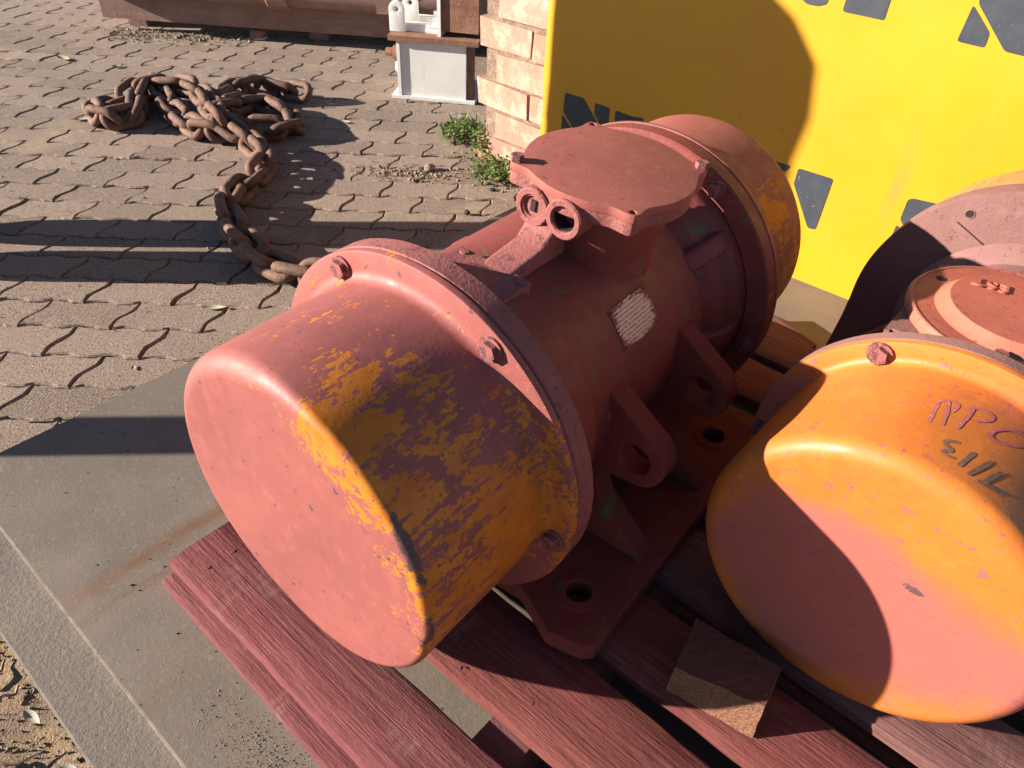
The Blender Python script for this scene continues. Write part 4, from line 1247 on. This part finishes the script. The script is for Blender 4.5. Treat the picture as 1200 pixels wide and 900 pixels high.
def leaf(x, y, z, L_, wd, rz, lab, mat, curl=.25, grp='dry leaves on the ground'):
    bm = bmesh.new()
    n = 8
    rows = []
    for i in range(n + 1):
        t = i / n
        ww = wd * math.sin(PI * min(.98, max(.03, t)) ** .8)
        zz = L_ * curl * (t - .5) ** 2 * 1.6
        rows.append([bm.verts.new((L_ * (t - .5), -ww, zz + ww * .45)), bm.verts.new((L_ * (t - .5), 0, zz)), bm.verts.new((L_ * (t - .5), ww, zz + ww * .45))])
    for A, B in zip(rows, rows[1:]):
        for q in range(2): bm.faces.new((A[q], A[q + 1], B[q + 1], B[q]))
    o = link('dry_leaf', fin(bm, 'dry_leaf', 80), mat)
    o.location = (x, y, z + .001); o.rotation_euler = (0, 0, rz)
    tag(o, lab, 'leaf', grp)
leaf(-0.761, 1.562, 0.0005, 0.064, 0.0105, 0.12, 'pale curled leaf on the paving left of the big motor', M_LEAF)
leaf(-2.065, 3.421, 0.0005, 0.085, 0.018, -0.5, 'pale leaf at the far left of the paving', M_LEAF)
leaf(-1.80, 3.36, 0.0005, 0.050, 0.014, 0.8, 'small pale leaf between the far left leaf and the chain', M_LEAF)
leaf(-0.700, 2.86, 0.0005, 0.05, 0.010, -0.3, 'pale leaf right of the chain near the white stand', M_LEAF)
leaf(-0.86, 1.310, 0.0005, 0.020, 0.005, 1.9, 'tiny white curled leaf on the pavers beside the plate edge', M_LEAF)
leaf(-1.66, 2.74, 0.0005, 0.06, 0.014, 0.4, 'pale leaf scrap at the left end of the chain', M_LEAF)
leaf(-1.40, 2.42, 0.0005, 0.020, 0.008, 0.9, 'white scrap of leaf below the chain heap', M_LEAF)
leaf(-2.3, 3.26, 0.0005, 0.05, 0.010, 0.2, 'pale leaf close to the left edge of the paving', M_LEAF)
k = NM('stone', 0.9)
k.color(k.mix(k.ramp(k.noise(k.co(), 50, 4, .6), .4, .6), (0.16, 0.12, 0.10), (0.30, 0.24, 0.19)))
M_STONE = k.m
def stone(name, x, y, r, lab, mat, seed, flat=.6, grp='stones on the paving', cat='stone', z0=0.0):
    bm = bmesh.new()
    bmesh.ops.create_icosphere(bm, subdivisions=2, radius=r)
    for v in bm.verts:
        v.co *= 1 + .35 * mnoise.noise(v.co * (1.3 / r) + Vector((seed, 0, 0)))
        v.co.z *= flat
    mz = min(v.co.z for v in bm.verts)
    for v in bm.verts: v.co.z -= mz + .0015
    o = link(name, fin(bm, name, 30), mat)
    o.location = (x, y, z0 + .0015)
    tag(o, lab, cat, grp)
stone('stone', -0.326, 2.462, 0.020, 'pale stone on crumbled dirt left of the weeds', M_STONE, 1)
stone('stone', -0.170, 2.150, 0.010, 'small dark stone at the edge of the shadow behind the motor', M_DARK, 2, .8)
stone('stone', -0.165, 2.46, 0.015, 'dark flat stone next to the weeds', M_STONE, 3, .5)
stone('stone', -0.10, 2.33, 0.011, 'dark pebble below the weeds', M_DARK, 4, .4)
stone('stone', -0.43, 2.41, 0.008, 'tiny stone left of the pale stone', M_STONE, 5)
# loose grit on the paving and on the plates: nobody could count it
def grit(name, n, gen, mat, r0, r1, seed):
    rr = random.Random(seed)
    bm = bmesh.new()
    for _ in range(n):
        x, y, z = gen(rr)
        r = rr.uniform(r0, r1) * (1 if rr.random() < .85 else 1.9)
        a = rr.uniform(0, 6)
        v = [bm.verts.new((x + r * math.cos(a + q * 2.1), y + r * math.sin(a + q * 2.1) * .8, z)) for q in range(3)]
        t_ = bm.verts.new((x + r * .2, y, z + r * rr.uniform(.5, 1.1)))
        for q in range(3): bm.faces.new((v[q], v[(q + 1) % 3], t_))
    o = link(name, fin(bm, name, smooth=False), mat)
    tag(o, kind='stuff')
def g_pave(rr):
    while True:
        x, y = rr.uniform(-2.6, 0.2), rr.uniform(1.0, 4.2)
        if mnoise.noise(Vector((x * 1.7, y * 1.7, 3))) > rr.uniform(-.6, .5): return x, y, 0.0008
grit('paving_grit', 900, g_pave, M_SAND, .0012, .004, 1)
def g_crumb(rr):
    return rr.gauss(-0.36, .10), rr.gauss(2.43, .035), 0.0008
grit('crumbled_dirt', 420, g_crumb, M_SAND, .002, .006, 2)
def g_weedfoot(rr):
    t = rr.random()
    return -0.27 + .30 * t + rr.gauss(0, .03), 2.66 - .34 * t + rr.gauss(0, .03), 0.0008
grit('wall_foot_dirt', 350, g_weedfoot, M_SAND, .002, .006, 3)
def g_plate(rr):
    p = pal(rr.uniform(-.5, .35), rr.uniform(-.118, .8))
    return p.x, p.y, PZ + .0002
grit('plate_grit', 150, g_plate, M_DARK, .0008, .0021, 4)
def g_sand(rr):
    p = pal(rr.gauss(0.30, .07), rr.gauss(-.05, .022))
    q = p - OP
    if q.dot(e2) < -.12 or q.dot(e2) > -.012: return g_sand(rr)
    return p.x, p.y, PZ + .0002
grit('plate_sand', 1500, g_sand, M_SAND, .0004, .0010, 5)
def g_frame(rr):
    return rr.uniform(-2.05, -1.35), 3.86 + rr.gauss(0, .06), 0.0008
grit('frame_foot_sand', 700, g_frame, M_SAND, .003, .008, 6)
# twigs and leaf litter in the dirt corner
k = NM('twig', 0.85)
k.color(k.mix(k.ramp(k.noise(k.co(), 50, 4, .6), .4, .6), (0.40, 0.31, 0.23), (0.24, 0.16, 0.11)))
M_TWIG = k.m
def twig(a, b, L_, rz, lab, r=.0028):
    bm = bmesh.new()
    pts = [(L_ * (i / 6 - .5), .006 * math.sin(i * 1.3), .003 * math.sin(i * .9)) for i in range(7)]
    tube(bm, pts, lambda t: r * (1.1 - .5 * t), 6)
    o = link('twig', fin(bm, 'twig', 60), M_TWIG)
    p = pal(a, b, 0.027); o.location = p; o.rotation_euler = (0, .05, rz)
    tag(o, lab, 'twig', 'twigs in the dirt')
twig(-0.165, -0.235, .05, R(75), 'pale twig in the dirt nearest the left edge')
twig(-0.115, -0.232, .03, R(60), 'short pale twig in the dirt beside the gritty plate')
twig(-0.02, -0.275, .085, R(18), 'long thin dark twig at the bottom of the dirt', .0022)
leaf(*pal(-0.055, -0.225, .027), 0.036, .007, -.5, 'white curled leaf in the dirt below the short twig', M_LEAF)
leaf(*pal(0.055, -0.222, .027), 0.030, .007, -.2, 'pale leaf at the very bottom of the dirt', M_LEAF)
leaf(*pal(0.0, -0.30, .026), 0.04, .012, .9, 'brown leaf in the bottom left corner dirt', M_LEAF2)
leaf(*pal(0.03, -0.26, .026), 0.035, .010, 2.0, 'brown curled leaf under the long twig', M_LEAF2)
def g_dirt(rr):
    p = pal(rr.uniform(-.3, .2), rr.uniform(-.42, -.19))
    return p.x, p.y, 0.019
grit('dirt_crumbs', 700, g_dirt, M_SAND, .0012, .0045, 8)
# wood offcut behind the motor
t = link('wood_offcut', boxmesh('wood_offcut', (-.09, -.035, 0), (.09, .035, .05), .004), M_W3)
t.location = (0.575, 1.385, PZ + .0008); t.rotation_euler = (0, 0, R(-58))
tag(t, 'brown timber offcut on the plate behind the pallet', 'timber offcut')

# ================================================================== OUT OF FRAME, CASTING THE SHADOWS
k = NM('cloth_grey', 0.9); k.color((0.12, 0.13, 0.16)); M_CLOTH = k.m
k = NM('cloth_blue', 0.9); k.color((0.06, 0.08, 0.14)); M_TROU = k.m
k = NM('skin', 0.6); k.color((0.30, 0.17, 0.11)); M_SKIN = k.m
def skin_obj(name, V, Ed, rads, mat, parent, root=0, sub=2):
    me = bpy.data.meshes.new(name)
    me.from_pydata(V, Ed, [])
    o = link(name, me, mat, parent)
    md = o.modifiers.new('skin', 'SKIN'); md.use_smooth_shade = True
    for i, r_ in enumerate(rads):
        rr_ = r_ if isinstance(r_, tuple) else (r_, r_)
        me.skin_vertices[0].data[i].radius = rr_
    me.skin_vertices[0].data[root].use_root = True
    s = o.modifiers.new('sub', 'SUBSURF'); s.levels = sub; s.render_levels = sub
    return o
person = thing('person', 'person in loose grey coat and dark trousers standing beside the paving, outside the picture', 'person', (-1.68, 1.775, 0.0), R(8))
PV = [(0, 0, .96), (0, 0, 1.12), (0, 0, 1.30), (0, 0, 1.42), (.01, 0, 1.52), (.02, 0, 1.60), (.02, 0, 1.72),
      (0, .095, .90), (0, .105, .50), (-.01, .105, .09), (.13, .115, .04),
      (0, -.095, .90), (0, -.105, .50), (-.01, -.105, .09), (.13, -.115, .04),
      (0, .175, 1.41), (0, .200, 1.12), (.04, .205, .88),
      (0, -.175, 1.41), (0, -.200, 1.12), (.04, -.205, .88)]
PE = [(0, 1), (1, 2), (2, 3), (3, 4), (4, 5), (5, 6), (0, 7), (7, 8), (8, 9), (9, 10), (0, 11), (11, 12), (12, 13), (13, 14), (3, 15), (15, 16), (16, 17), (3, 18), (18, 19), (19, 20)]
PR = [(.15, .11), (.15, .11), (.17, .12), (.15, .10), .055, .085, .085, .088, .062, .05, .038, .088, .062, .05, .038, .058, .045, .038, .058, .045, .038]
skin_obj('body', PV, PE, PR, M_SKIN, person)
bm = bmesh.new()
LV = [(.82, .255, .125), (.90, .262, .130), (1.02, .260, .130), (1.15, .258, .130), (1.28, .262, .130), (1.38, .258, .120), (1.43, .215, .105), (1.47, .14, .085), (1.50, .075, .06)]
rg = []
for (z, hy, hx) in LV:
    rg.append([bm.verts.new(((hx + .008 * math.sin(z * 31 + i)) * math.cos(2 * PI * i / 28), (hy + .006 * math.sin(z * 23 + i * 2)) * math.copysign(abs(math.sin(2 * PI * i / 28)) ** .8, math.sin(2 * PI * i / 28)), z)) for i in range(28)])
for A, B in zip(rg, rg[1:]):
    for i in range(28): bm.faces.new((A[i], A[(i + 1) % 28], B[(i + 1) % 28], B[i]))
bm.faces.new(rg[0][::-1]); bm.faces.new(rg[-1])
link('coat', fin(bm, 'coat', 60), M_CLOTH, person)
skin_obj('trousers', [(0, 0, .98), (0, .092, .88), (0, .094, .50), (-.01, .094, .04), (0, -.092, .88), (0, -.094, .50), (-.01, -.094, .04)], [(0, 1), (1, 2), (2, 3), (0, 4), (4, 5), (5, 6)],
         [(.17, .13), .105, .092, .090, .105, .092, .090], M_TROU, person)
hd = skin_obj('hair', [(-.01, 0, 1.70), (-.02, 0, 1.78)], [(0, 1)], [.10, .075], M_DARK, person)
post = thing('gate_post', 'short steel post standing left of the plates, outside the picture', 'post', (-2.1, 0.855, 0.0), R(5))
link('shaft', boxmesh('shaft', (-.05, -.052, 0.012), (.05, .052, 1.0), .006), M_DUST, post)
link('base_plate', boxmesh('base_plate', (-.12, -.12, 0.0005), (.12, .12, .0115), .002), M_DUST, post)
